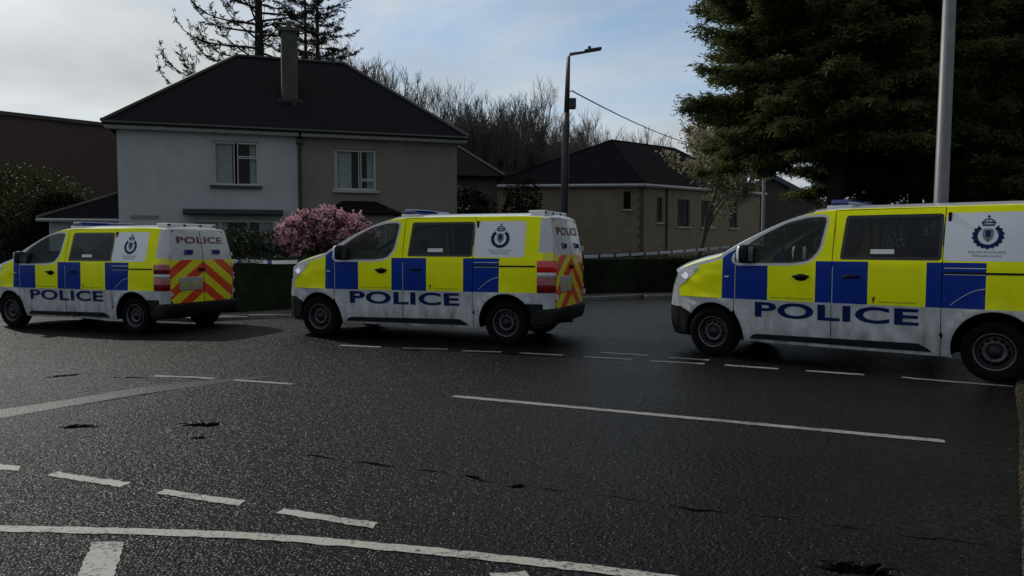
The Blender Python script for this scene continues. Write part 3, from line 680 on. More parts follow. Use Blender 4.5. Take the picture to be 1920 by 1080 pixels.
        def rn(y, z):
            e = .02; a = rear_pt(y+e, z)-rear_pt(y-e, z); b_ = rear_pt(y, z+e)-rear_pt(y, z-e); n_ = a.cross(b_).normalized(); return n_ if n_.x > 0 else -n_
        rd = mesh_obj('rear_door', [rear_pt(sg*y, z) for y, z in V], F if sg > 0 else [f[::-1] for f in F], ['van_white', 'chevron_red', 'chevron_yellow'], root, fm, True, [rn(sg*y, z) for y, z in V])
        # blue repeater lamp on the door
        b = MB().cbox((4.86,sg*.35-.10,1.46), (4.925,sg*.35+.10,1.55), .015).build('blue_lamp', 'lamp_blue', rd)
        MB().box((4.90,sg*.80-.02,.70), (4.945,sg*.80+.02,.78)).build('hinge', 'van_white', rd); MB().box((4.87,sg*.78-.02,1.42), (4.915,sg*.78+.02,1.50)).build('hinge', 'van_white', rd)
        if sg < 0:
            MB().cbox((4.90,-.60,.80), (4.948,-.05,1.045), .02).build('plate_surround', 'trim_white', rd)
            MB().cbox((4.94,-.585,.855), (4.956,-.065,.965), .004).build('number_plate', 'plate_yellow', rd)
            MB().cbox((4.92,-.14,1.15), (4.965,.02,1.20), .015).build('handle', 'black_plastic', rd)
            V, F = text_mesh('POLICE', 1.16, .125, .022)
            rl = mesh_obj('rear_lettering', [rear_pt(-.58+x, 1.665+y, .004) for x, y in V], F, 'letter_red', rd)
    rbm = MB().cbox((4.60,-.925,.30), (4.975,.925,.570), .055); rbm.v = [(x-(.06*max(0, (.45-z)/.15))-.05*(abs(y)/.925)**4, y, z) for x, y, z in rbm.v]; rbm.build('rear_bumper', 'black_plastic', root, True)
    def lip(k, t):
        w = hw(4.74, 1.905); y = t*w; e = w-.12
        if abs(y) <= e: b = rear_pt(y, 1.905)
        else: th = math.acos(max(-1, min(1, 1-(w-abs(y))/.12))); b = Vector((4.74+(.16+xoff(1.905))*math.sin(th), y, 1.905))
        a = top(4.74, t); m = a.lerp(b, .5)+Vector((.035, 0, .03))*min(1, (1-abs(t))*12); return a*(1-k)**2+m*2*k*(1-k)+b*k*k
    grid_mesh('roof_lip', lip, [0, .25, .5, .75, 1], ts, ['van_white'], root)
    # floor, arches, axles
    mb = MB(); mb.box((.25,-.60,.27), (4.75,.60,.31)); mb.box((1.33,-.90,.25), (3.70,.90,.30)); mb.box((4.58,-.9,.30), (4.74,.9,.34)); mb.build('underbody', 'cabin_dark', root)
    for s, z0, r in ((FW, WR, .41), (RW, WR+.02, .43)):
        for sg in (-1, 1):
            pts = arc(s, z0, r, -12, 192, 16); v = []
            for x, z in pts: v += [(x, sg*(hw(x, z)-.004), z), (x, sg*.58, z)]
            f = [(2*i, 2*i+1, 2*i+3, 2*i+2) for i in range(len(pts)-1)]; n = len(v); v += [(x, sg*.58, z) for x, z in pts]; f.append(tuple(range(n, n+len(pts))))
            mesh_obj('wheel_arch', v, f, 'seal', root)
    MB().tube([(RW,-.7,WR), (RW,.7,WR)], .05, 8).build('axle', 'cabin_dark', root); MB().tube([(FW,-.7,WR), (FW,.7,WR)], .04, 8).build('axle', 'cabin_dark', root)
    MB().tube([(2.9,.35,.22), (4.3,.45,.24), (4.8,.55,.27)], .035, 8).build('exhaust_pipe', 'steel_dark', root)
    MB().cbox((2.2,-.30,.19), (2.9,.25,.28), .03).build('fuel_tank', 'cabin_dark', root)
    for s in (FW, RW):
        for sg in (-1, 1): wheel(root, s, sg)
    # cabin
    MB().cbox((.98,-.80,.80), (1.42,.80,1.24), .06).build('dashboard', 'cabin_dark', root)
    MB().box((.5,-.85,.40), (3.66,.85,.44)).build('cabin_floor', 'cabin_dark', root)
    MB().box((3.66,-.84,.44), (3.69,.84,1.88)).build('bulkhead', 'cabin_dark', root)
    for (s, y) in ((1.75,-.42), (1.75,.42), (2.9,-.52), (2.9,0), (2.9,.52)):
        st = empty('seat', (s, y, .44), 0, root); wd = .25
        MB().cbox((-.25,-wd,.18), (.25,wd,.36), .06).build('cushion', 'seat_cloth', st)
        b = MB().cbox((-.06,-wd,-.02), (.08,wd,.66), .06); b.v = [(x+.22+z*.20, y_, z+.30) for x, y_, z in b.v]; b.build('backrest', 'seat_cloth', st)
        b = MB().cbox((-.045,-.13,0), (.045,.13,.19), .04); b.v = [(x+.37, y_, z+.98) for x, y_, z in b.v]; b.build('headrest', 'seat_cloth', st)
    pts = [(1.45+.06*math.sin(t)*-.6, .42+.19*math.cos(t), 1.18+.17*math.sin(t)) for t in np.linspace(0, 2*math.pi, 25)]
    MB().tube(pts, .016, 6, cap=False).build('steering_wheel', 'cabin_dark', root, True)
    # roof light bars
    lb = empty('light_bar', (2.42, 0, ztop(2.42)+.045), 0, root)
    MB().cbox((-.15,-.66,-.03), (.15,.66,.025), .012).build('base', 'lamp_white', lb)
    for sg in (-1, 1):
        b = MB().cbox((-.15,.02,.022), (.15,.66,.098), .028); b.v = [(x*(1-.35*max(0, (abs(y)-.5)/.16)), sg*y, z) for x, y, z in b.v]
        b.f = b.f if sg > 0 else [f[::-1] for f in b.f]; b.build('lens', 'lamp_blue', lb, False)
    rb = empty('rear_light_bar', (4.56, 0, ztop(4.56)+.05), 0, root)
    b = MB().cbox((-.10,-.62,-.05), (.12,.62,.055), .022); b.v = [(x-(.05 if z > 0 else -.02)*(1 if x < 0 else 0), y, z) for x, y, z in b.v]; b.build('housing', 'lamp_white', rb)
    for y in (-.58, -.2, .2, .56): MB().cbox((.10,y-.035,.0), (.13,y+.035,.035), .008).build('lamp', 'black_gloss', rb)
    # lettering and crest on the near side
    V, F = text_mesh('POLICE', 1.93, .200, .030)
    o = side_decal('side_lettering', V, F, 1.475, .575, 'letter_blue', root); o['label'] = 'large dark blue POLICE lettering low on the side'
    V, F = text_mesh('www.scotland.police.uk', .52, .030); side_decal('web_address', V, F, 1.68, .822, 'small_print', root)
    V, F = text_mesh('f', .035, .075, .03); side_decal('social_mark', V, F, 2.90, .822, 'letter_blue', root)
    V, F = text_mesh('/policescotland', .40, .032); side_decal('web_address', V, F, 2.97, .822, 'small_print', root)
    cx, cz = 4.055, 1.645
    crest = empty('crest', (0,0,0), 0, root)
    def poly_decal(name, poly, mm, out=.0035):
        poly = ccw(poly); V, F = cdt(poly, grid=.03); return mesh_obj(name, [side_pt(cx+x, cz+z, -1, out) for x, z in V], F, mm, crest)
    for sg in (-1, 1):
        # leafy half wreath
        outer = []; inner = []
        for i in range(25):
            a = R(-97+i*(150)/24); ro = .150*(1+.07*math.sin(i*1.9)); ri = .098+.006*math.sin(i*2.6)
            outer.append((sg*ro*math.cos(a), -.035+ro*.93*math.sin(a))); inner.append((sg*ri*math.cos(a), -.035+ri*.98*math.sin(a)))
        poly_decal('wreath', outer+inner[::-1], 'letter_blue')
    sh = round_poly([(-.055,.045),(.055,.045),(.055,-.05),(0,-.115),(-.055,-.05)], 1); poly_decal('shield', sh, 'grey_print', .003)
    poly_decal('thistle', [(-.03,.03),(-.012,.018),(0,.035),(.012,.018),(.03,.03),(.022,-.02),(.035,-.05),(.006,-.04),(.004,-.09),(-.004,-.09),(-.006,-.04),(-.035,-.05),(-.022,-.02)], 'letter_blue', .0045)
    poly_decal('crown_band', [(-.06,.075),(.06,.075),(.062,.093),(-.062,.093)], 'letter_blue')
    for xx in (-.056, -.03, 0, .03, .056):
        poly_decal('crown_jewel', [(xx+.014*math.cos(t), .118-abs(xx)*.15+.014*math.sin(t)) for t in np.linspace(0, 2*math.pi, 9)[:-1]], 'letter_blue')
    arch_o = [(.066*math.cos(t), .10+.058*math.sin(t)) for t in np.linspace(0, math.pi, 13)]; arch_i = [(.054*math.cos(t), .10+.044*math.sin(t)) for t in np.linspace(0, math.pi, 13)]
    poly_decal('crown_arch', arch_o+arch_i[::-1], 'letter_blue')
    poly_decal('crown_cross', [(-.006,.158),(.006,.158),(.006,.172),(.016,.172),(.016,.182),(.006,.182),(.006,.196),(-.006,.196),(-.006,.182),(-.016,.182),(-.016,.172),(-.006,.172)], 'letter_blue')
    V, F = text_mesh('POLICE SCOTLAND', .36, .026, .01); side_decal('crest_lettering', V, F, cx-.18, 1.418, 'grey_print', crest)
    V, F = text_mesh('POILEAS ALBA', .28, .024, .01); side_decal('crest_lettering', V, F, cx-.14, 1.378, 'grey_print', crest)
    V = [(0,0),(.26,0),(.26,.055),(0,.055)]; side_decal('window_sticker', V, [(0,1,2,3)], 2.86, 1.405, 'sticker', root, .001)
    return root
def xoff(z): return -.10*max(0, (z-1.0)/.9)**2
van_a = build_van()
def place_van(o, front, ang, label, z=0):
    """front: ground point under the near front wheel; ang: how far the tail swings towards the camera"""
    a = -R(ang); o.rotation_euler = (0, 0, a); c, s = math.cos(a), math.sin(a); lx, ly = FW, -.93
    o.location = (front[0]-(c*lx-s*ly), front[1]-(s*lx+c*ly), z); tag(o, label, 'van', 'police vans stopped in a row')
van_b = copy_tree(van_a); van_c = copy_tree(van_a)
wr = random.Random(8)
for q in bpy.data.objects:
    if q.type == 'EMPTY' and q.name.startswith('wheel'): q.rotation_euler = (0, wr.uniform(0, 6.28), 0)
place_van(van_a, (2.72, 10.46), 38.6, 'largest police van, at the right edge, cut off by the frame behind its rear wheel')
place_van(van_b, (-3.18, 12.72), 19.8, 'middle police van, beside the pink rhododendron, one red brake light glowing')
place_van(van_c, (-9.99, 15.37), 21.5, 'leftmost and farthest police van, stopped before the white half of the house', -.12)
for q in bpy.data.objects:
    if q.parent and q.parent.parent == van_b and q.parent.name.startswith('tail_light') and q.type == 'MESH' and abs(sum(v.co.z for v in q.data.vertices)/len(q.data.vertices)-1.2) < .06 and sum(v.co.y for v in q.data.vertices) < 0:
        q.material_slots[0].link = 'OBJECT'; q.material_slots[0].material = MAT['lamp_red_lit']; q['label'] = 'glowing red brake lamp'

# ------------------------------------------------------------------ houses
def make_window(parent, u0, u1, z0, z1, panes, fmat='upvc', sill='trim_white', v0=.10, curtain=True, fw=.055):
    """one window: frame, panes (fractions of the opening as (a0, a1, b0, b1)), sill, curtains behind"""
    fr = MB(); fr.box((u0, v0, z0), (u0+fw, v0+.07, z1)); fr.box((u1-fw, v0, z0), (u1, v0+.07, z1)); fr.box((u0+fw, v0, z0), (u1-fw, v0+.07, z0+fw)); fr.box((u0+fw, v0, z1-fw), (u1-fw, v0+.07, z1))
    w = None; W, H = u1-u0, z1-z0
    for a0, a1, b0, b1 in panes:
        x0, x1, y0, y1 = u0+W*a0, u0+W*a1, z0+H*b0, z0+H*b1; t = .03
        for A, B in (((x0, y0), (x0+t, y1)), ((x1-t, y0), (x1, y1)), ((x0+t, y0), (x1-t, y0+t)), ((x0+t, y1-t), (x1-t, y1))): fr.box((A[0], v0-.012, A[1]), (B[0], v0+.05, B[1]))
    w = fr.build('window', fmat, parent)
    for a0, a1, b0, b1 in panes:
        x0, x1, y0, y1 = u0+W*a0+.028, u0+W*a1-.028, z0+H*b0+.028, z0+H*b1-.028
        mesh_obj('pane', [(x0, v0+.02, y0), (x1, v0+.02, y0), (x1, v0+.02, y1), (x0, v0+.02, y1)], [(0,1,2,3)], 'window_glass', w)
    MB().box((u0-.10, -.12, z0-.10), (u1+.10, v0+.04, z0-.002)).build('sill', sill, w)
    MB().box((u0-.3, .9, z0-.3), (u1+.3, .95, z1+.3)).build('room_back', 'dark_room', w)
    if curtain:
        for a, b in ((0, .42), (.80, 1)):
            v = []; n = 14
            for i in range(n+1): x = u0+W*(a+(b-a)*i/n); y = v0+.16+.025*math.sin(i*2.1); v += [(x, y, z0-.1), (x, y, z1+.1)]
            mesh_obj('curtain', v, [(2*i, 2*i+2, 2*i+3, 2*i+1) for i in range(n)], 'curtain', w, None, True)
    return w
def wall_front(name, u0, u1, z0, z1, openings, m, parent, depth=.17, v=0):
    hs = [[(a, c), (b, c), (b, d), (a, d)] for a, b, c, d in openings]
    V, F = cdt([(u0, z0), (u1, z0), (u1, z1), (u0, z1)], hs, [], 3); P = [(x, v, z) for x, z in V]; n = len(P)
    for h in hs:
        b = len(P); P += [(x, v, z) for x, z in h]+[(x, v+depth, z) for x, z in h]; F += [(b+i, b+4+i, b+4+(i+1) % 4, b+(i+1) % 4) for i in range(4)]
    return mesh_obj(name, P, F, m, parent)
def hip_roof(parent, W, D, ze, zr, r0, r1, ov=.38, m='roof_tile', th=.10, vr=None):
    """hipped roof over a W x D block; the ridge runs from r0 to r1 along the width"""
    vr = D/2 if vr is None else vr
    a, b, c, d = (-ov, -ov), (W+ov, -ov), (W+ov, D+ov), (-ov, D+ov); A, B = (r0, vr, zr), (r1, vr, zr)
    v = [(*p, ze) for p in (a, b, c, d)]+[(*p, ze-th) for p in (a, b, c, d)]+[A, B]
    r = mesh_obj('roof', v, [(0,1,9,8), (1,2,9), (2,3,8,9), (3,0,8), (4,5,1,0), (5,6,2,1), (6,7,3,2), (7,4,0,3), (7,6,5,4)], m, parent)
    for p, q in ((v[0], A), (v[1], B), (v[2], B), (v[3], A), (A, B)):
        MB().tube([Vector(p)+Vector((0, 0, .02)), Vector(q)+Vector((0, 0, .02))], .085, 6).build('ridge_tile_run', 'lead', r)
    return r
def gutter(parent, p, q, m='trim_white', h=.13):
    p, q = Vector(p), Vector(q); return MB().tube([p, q], .065, 6).build('gutter', m, parent)

h1 = tag(empty('semi_detached_house', (-13.4, 26.45, 0), R(18.42)), 'two storey semi-detached house, left half white, right half beige, under one dark hipped roof', 'house')
W1, D1, E1 = 11.87, 8.0, 5.50
op_a = [(3.02,4.57,3.64,5.20), (2.3,5.1,1.0,2.42)]; op_b = [(7.22,8.75,3.57,5.08)]
wall_front('wall', 0, 5.90, -.3, E1, op_a, 'render_white', h1); wall_front('wall', 5.906, W1, -.3, E1, op_b, 'render_beige', h1)
mb = MB(); mb.add([(0,0,-.3),(0,D1,-.3),(0,D1,E1),(0,0,E1)], [(0,1,2,3)]); mb.build('side_wall', 'render_white', h1)
mb = MB(); mb.add([(W1,0,-.3),(W1,D1,-.3),(W1,D1,E1),(W1,0,E1)], [(3,2,1,0)]); mb.add([(0,D1,-.3),(W1,D1,-.3),(W1,D1,E1),(0,D1,E1)], [(3,2,1,0)]); mb.build('side_wall', 'render_beige', h1)
hip_roof(h1, W1, D1, E1+.16, 9.08, 3.80, 8.07)
MB().box((-.30,-.30,E1-.06), (W1+.30,-.005,E1+.05)).build('soffit', 'trim_white', h1)
MB().box((-.34,-.33,E1-.03), (W1+.34,-.302,E1+.13)).build('fascia_board', 'trim_white', h1)
gutter(h1, (-.36,-.42,E1+.12), (W1+.36,-.42,E1+.12), 'trim_black')
win1 = make_window(h1, 3.02,4.57,3.64,5.20, [(.04,.47,.03,.97), (.53,.97,.03,.64), (.53,.97,.66,.97)], sill='trim_black')
make_window(h1, 7.22,8.75,3.57,5.08, [(.04,.60,.03,.97), (.63,.97,.27,.97), (.63,.97,.03,.25)])
make_window(h1, 2.3,5.1,1.0,2.42, [(.02,.33,.03,.97), (.34,.66,.03,.97), (.67,.98,.03,.97)])
MB().cbox((2.05,-.55,2.58), (5.36,-.005,2.78), .04).build('window_canopy', 'trim_black', h1)
mb = MB(); mb.add([(6.68,-1.0,2.70),(9.54,-1.0,2.70),(9.54,-.004,2.70),(6.68,-.004,2.70),(7.5,-.004,3.17),(8.7,-.004,3.17),(6.68,-1.0,2.62),(9.54,-1.0,2.62),(9.54,-.004,2.62),(6.68,-.004,2.62)], [(0,1,5,4),(1,2,5),(3,0,4),(6,7,1,0),(7,8,2,1),(9,6,0,3),(9,8,7,6)])
bay = mb.build('bay_roof', 'roof_tile', h1)
wall_front('bay_wall', 6.9, 9.3, -.3, 2.62, [(7.2,9.0,.9,2.3)], 'render_beige', h1, .1, -.85)
MB().box((6.9,-.84,-.3), (6.905,0,2.62)).box((9.295,-.84,-.3), (9.3,0,2.62)).build('bay_side', 'render_beige', h1)
bw = make_window(h1, 7.2,9.0,.9,2.3, [(.02,.33,.03,.97), (.34,.66,.03,.97), (.67,.98,.03,.97)]); bw.location = (0,-.85,0)
# party chimney on the front slope, downpipe
ch = MB().box((5.46,1.35,6.6), (6.04,2.25,9.72)).build('chimney', 'chimney_stone', h1)
MB().cbox((5.36,1.29,9.55), (6.14,2.31,9.70), .03).build('chimney_band', 'chimney_stone', ch); MB().box((5.30,1.20,6.75), (6.2,1.36,7.02)).build('flashing', 'lead', ch)
for k in (1.55, 2.03): MB().tube([(5.75,k,9.70), (5.75,k,9.98)], [.12,.10], 8).build('chimney_pot', 'clay', ch)
MB().tube([(5.98,-.38,E1+.05), (5.98,-.09,E1-.25), (5.98,-.09,0)], .05, 8).build('downpipe', 'trim_black', h1); MB().cbox((5.86,-.2,E1-.32), (6.10,-.02,E1-.12), .02).build('hopper', 'trim_black', h1)
MB().box((5.80,1.0,6.3), (5.95,1.35,7.0)).build('roof_vent', 'lead', h1)
MB().box((.35,-.02,2.42), (1.25,-.005,2.55)).build('street_name_plate', 'grey_print', h1)
# single storey extension on the left
mb = MB(); mb.box((-2.3,.9,-.3), (-.004,5,2.38)); mb.build('extension_wall', 'render_white', h1)
mb = MB(); mb.add([(-2.6,.6,2.44),(-.004,.6,2.44),(-.004,5.3,2.44),(-2.6,5.3,2.44),(-.004,2.0,3.50),(-.004,3.9,3.50),(-2.6,.6,2.36),(-.004,.6,2.36),(-.004,5.3,2.36),(-2.6,5.3,2.36)], [(0,1,4),(0,4,5,3),(2,3,5),(6,7,1,0),(9,6,0,3),(8,9,3,2),(9,8,7,6)]); er = mb.build('extension_roof', 'roof_tile', h1)
MB().tube([(-2.6,.6,2.46), (-.004,2.0,3.52)], .05, 6).build('ridge_tile_run', 'chimney_stone', er); gutter(h1, (-2.6,.55,2.38), (-.01,.55,2.38))

# roughcast block at the bend of the side street, its hip end towards the camera
h2 = tag(empty('corner_house'), 'long brown roughcast house with dark hipped roof, at the bend behind the street lamp', 'house')
P0, P1, P2, P3 = Vector((-1.1,53,0)), Vector((8.8,52,0)), Vector((19.3,60.5,0)), Vector((9.4,61.5,0)); E2 = 5.5
def frame(a, b):
    d = (b-a).normalized(); return Matrix(((d.x, -d.y, 0, a.x), (d.y, d.x, 0, a.y), (0, 0, 1, 0), (0, 0, 0, 1)))
fa = empty('end_wall', (0,0,0), 0, h2); fa.matrix_local = frame(P0, P1); fb = empty('street_wall', (0,0,0), 0, h2); fb.matrix_local = frame(P1, P2)
LA, LB = (P1-P0).length, (P2-P1).length
wall_front('wall', 0, LA, -.3, E2, [(8.62,9.12,3.95,5.15)], 'roughcast', fa)
ow = [(1.35,1.95,3.1,4.8), (3.55,4.9,2.85,4.75), (6.2,7.7,2.85,4.75), (9.6,10.6,2.85,4.75)]
wall_front('wall', 0, LB, -.3, E2, ow, 'roughcast', fb)
make_window(fa, 8.62,9.12,3.95,5.15, [(.05,.95,.03,.97)], 'trim_black', curtain=False)
for (a, b, c, d) in ow: make_window(fb, a, b, c, d, [(.03,.49,.03,.97), (.51,.97,.03,.97)] if b-a > 1 else [(.05,.95,.03,.97)], 'quoin', curtain=False)
for k in range(18): MB().box((LA-(.32 if k % 2 else .2), -.03, -.2+k*.31), (LA+.02, -.004, .09+k*.31)).build('quoin_stone', 'quoin', fa)
MB().tube([(4.55,-.07,E2), (4.55,-.07,0)], .06, 6).build('downpipe', 'trim_black', fa); MB().tube([(2.35,-.07,E2), (2.35,-.07,0)], .06, 6).build('downpipe', 'trim_black', fb)
mb = MB(); mb.add([P0+Vector((0,0,-.3)), P3+Vector((0,0,-.3)), P3+Vector((0,0,E2)), P0+Vector((0,0,E2)), P2+Vector((0,0,-.3)), P2+Vector((0,0,E2))], [(0,1,2,3), (1,4,5,2)]); mb.build('back_wall', 'roughcast', h2)
d2 = (P2-P1).normalized(); q0 = (P0+P1)/2
def ov(p, c, k=.055): return p+(p-c)*k
cen = (P0+P1+P2+P3)/4; ev = [ov(p, cen)+Vector((0,0,E2+.18)) for p in (P0, P1, P2, P3)]; A2 = q0+d2*4.09+Vector((0,0,8.95)); B2 = q0+d2*10.9+Vector((0,0,8.9))
v = ev+[p-Vector((0,0,.1)) for p in ev]+[A2, B2]
r2 = mesh_obj('roof', v, [(0,1,8), (1,2,9,8), (2,3,9), (3,0,8,9), (4,5,1,0), (5,6,2,1), (6,7,3,2), (7,4,0,3), (7,6,5,4)], 'roof_tile', h2)
for p, q in ((ev[0], A2), (ev[1], A2), (ev[2], B2), (A2, B2)): MB().tube([p+Vector((0,0,.02)), q+Vector((0,0,.02))], .05, 6).build('ridge_tile_run', 'roof_tile', r2)
for p, q in ((ev[0], ev[1]), (ev[1], ev[2])): MB().tube([p-Vector((0,0,.14)), q-Vector((0,0,.14))], .12, 6).build('gutter', 'trim_white', r2)
c2 = MB().box((14.6,61.2,7.0), (15.8,62.1,9.95)).build('chimney', 'quoin', h2); MB().cbox((14.5,61.1,9.7), (15.9,62.2,9.85), .03).build('chimney_band', 'quoin', c2)

h3 = tag(empty('rear_house', (-9.2, 43.4, 0), R(6)), 'dark hip-roofed house half hidden behind the beige half of the semi-detached house', 'house')
wall_front('wall', 0, 8.4, -.3, 5.3, [(5.9,6.9,3.6,4.9)], 'roughcast_dark', h3); make_window(h3, 5.9,6.9,3.6,4.9, [(.03,.49,.03,.97), (.51,.97,.03,.97)])
MB().box((8.39,0,-.3), (8.40,7,5.3)).box((0,0,-.3), (.01,7,5.3)).build('side_wall', 'roughcast_dark', h3); hip_roof(h3, 8.4, 7, 5.45, 8.3, 3.3, 5.0)
# long brick building far left
h4 = tag(empty('brick_building', (-39, 25.5, 0), R(49)), 'long plain brown brick building behind the shrubs, far left', 'building')
MB().box((0,0,-.3), (27,8,8.2)).build('wall', 'brick_far', h4); MB().cbox((-.1,-.12,8.2), (27.1,8.1,8.42), .03).build('parapet_coping', 'chimney_stone', h4)
# low slate roof far right, under the conifer
h5 = tag(empty('gabled_house', (21.4, 64.0, 0), R(-14)), 'dark gabled house with blue-grey roof edge, just past the right end of the corner house', 'house')
mat('slate_blue', (.055, .062, .080), .6, var=.2, scale=4, bump=.3, bscale=20)
mesh_obj('wall', [(-4.6,0,-.3),(4.6,0,-.3),(4.6,0,4.7),(0,0,7.2),(-4.6,0,4.7),(-4.6,9,-.3),(4.6,9,-.3),(4.6,9,4.7),(0,9,7.2),(-4.6,9,4.7)], [(0,1,2,3,4),(1,6,7,2),(5,0,4,9),(6,5,9,8,7)], 'roughcast_dark', h5)
mesh_obj('roof', [(-5.3,-.4,4.4),(0,-.4,7.42),(5.3,-.4,4.4),(-5.3,9.4,4.4),(0,9.4,7.42),(5.3,9.4,4.4),(-5.3,-.4,4.1),(0,-.4,7.0),(5.3,-.4,4.1)], [(0,1,4,3),(1,2,5,4),(6,7,1,0),(7,8,2,1)], 'slate_blue', h5)

# ------------------------------------------------------------------ trees and shrubs
def prisms(S, sides=3):
    """S: list of (p0, p1, r0, r1) -> quads of thin tapered prisms"""
    p0 = np.array([s[0] for s in S], float); p1 = np.array([s[1] for s in S], float); r0 = np.array([s[2] for s in S])[:, None]; r1 = np.array([s[3] for s in S])[:, None]
    d = p1-p0; d /= np.linalg.norm(d, axis=1, keepdims=True)+1e-9; ref = np.where(np.abs(d[:, 2:3]) < .9, [[0, 0, 1.]], [[1., 0, 0]])
    a = np.cross(d, ref); a /= np.linalg.norm(a, axis=1, keepdims=True); b = np.cross(d, a); Q = []
    for k in range(sides):
        t0, t1 = 2*math.pi*k/sides, 2*math.pi*(k+1)/sides; c0 = a*math.cos(t0)+b*math.sin(t0); c1 = a*math.cos(t1)+b*math.sin(t1)
        Q.append(np.stack([p0+c0*r0, p0+c1*r0, p1+c1*r1, p1+c0*r1], 1))
    return np.concatenate(Q)
def leaves(C, size, n_dir=None, aspect=.5, spread=1., rng=np.random):
    """one small leaf quad at each point of C; n_dir gives the long axis where wanted"""
    n = len(C); L = size*rng.uniform(.6, 1.3, (n, 1)); a = rng.normal(size=(n, 3)); 
    if n_dir is not None: a = n_dir+a*spread*.5
    a /= np.linalg.norm(a, axis=1, keepdims=True); b = np.cross(a, rng.normal(size=(n, 3))); b /= np.linalg.norm(b, axis=1, keepdims=True)
    return np.stack([C-a*L*.5, C+b*L*aspect*.5, C+a*L*.5, C-b*L*aspect*.5], 1)
def bare_tree(name, h, seed, spread=.5, levels=5, fan=(4, 3, 3, 3, 3), up=.35):
    rnd = random.Random(seed); S = []; T = []
    def grow(p, d, L, r, lv):
        n = 3; pts = [p]; rr = [r]
        for i in range(n):
            d = (d+Vector((rnd.gauss(0, .13), rnd.gauss(0, .13), rnd.gauss(0, .05)+.05*up))).normalized(); p = p+d*(L/n); pts.append(p); rr.append(max(r*(1-.5*(i+1)/n), .012))
        for i in range(n): (T if lv < 2 else S).append((pts[i], pts[i+1], rr[i], rr[i+1]))
        if lv >= levels: return
        for k in range(fan[min(lv, len(fan)-1)]+(rnd.random() < .4)):
            i = rnd.choice([1, 2, 3, 3]) if lv else rnd.choice([2, 3, 3]); az = rnd.uniform(0, 2*math.pi)
            side = Vector((math.cos(az), math.sin(az), 0)); nd = (d*(1-spread*rnd.uniform(.5, 1))+side*spread*rnd.uniform(.6, 1.2)+Vector((0, 0, up))).normalized()
            grow(pts[i], nd, L*rnd.uniform(.55, .82), max(rr[i]*rnd.uniform(.45, .65), .017), lv+1)
    grow(Vector((0, 0, -.3)), Vector((0, 0, 1)), h*.34, h*.016, 0)
    root = empty(name); tri_mesh('trunk', prisms(T, 6), 'bark', root); tri_mesh('crown', prisms(S, 3), 'bark_pale', root); return root
bases = [bare_tree('bare_tree', 15, 30+i, .46+.05*(i % 3), 6, (6, 5, 4, 3, 3, 3), .50) for i in range(4)]
rnd = random.Random(3)
# (x, y, height) of each bare tree behind the houses
spots = [(-11.8,58,18.0,'tallest bare tree, rising behind the right slope of the semi-detached roof'), (-9.0,57,15.4,'bare tree above the right end of the semi-detached roof'), (-6.7,59,14.2,'second bare tree past the end of the semi-detached roof'),
         (-4.4,62,14.6,'bare tree standing third to the right of the semi-detached roof'), (-2.3,60,14.2,'bare tree over the hidden rear house'), (-.5,62,14.6,'bare tree midway between rear house and street lamp'), (1.5,66,14.0,'bare tree second left of the street lamp'),
         (3.4,66,13.2,'bare tree just left of the street lamp post'), (5.6,70,13.0,'bare tree directly behind the street lamp post'), (8.0,74,14.6,'bare tree right of the street lamp, behind the corner house ridge'), (10.8,76,14.2,'smaller bare tree over the corner house ridge'), (13.6,80,13.8,'farthest right of the bare trees, under the overhead wire')]
used = set()
for i, (x, y, h, lab) in enumerate(spots):
    b = bases[i % 4]; o = b if i < 4 else copy_tree(b); o.location = (x, y, 0); o.rotation_euler = (0, 0, rnd.uniform(0, 6.28)); k = h/15*.90; o.scale = (k*.9, k*.9, k)
    tag(o, lab, 'tree', 'row of bare trees')
for i, (x, y, h, lab) in enumerate([(-11.3,66,15.5,'rear row bare tree behind the roof slope'), (-6.0,74,13.5,'rear row bare tree left of centre'), (-1.5,76,13.4,'rear row bare tree at the centre'), (2.6,80,12.6,'rear row bare tree left of the lamp'), (7.0,84,12.0,'rear row bare tree right of the lamp'), (-9.9,62,14.8,'bare tree in the gap above the right roof hip'), (-5.4,67,14.2,'bare tree over the gap between the two houses'), (-3.3,70,14.4,'thin bare tree behind the rear house roof'), (.6,71,14.0,'thin bare tree filling the row left of the lamp'), (4.5,76,13.4,'thin bare tree close behind the lamp post')]):
    o = copy_tree(bases[(i+1) % 4]); o.location = (x, y, 0); o.rotation_euler = (0, 0, 1.3*i+.4); k = h/15*.90; o.scale = (k, k, k); tag(o, lab, 'tree', 'row of bare trees')

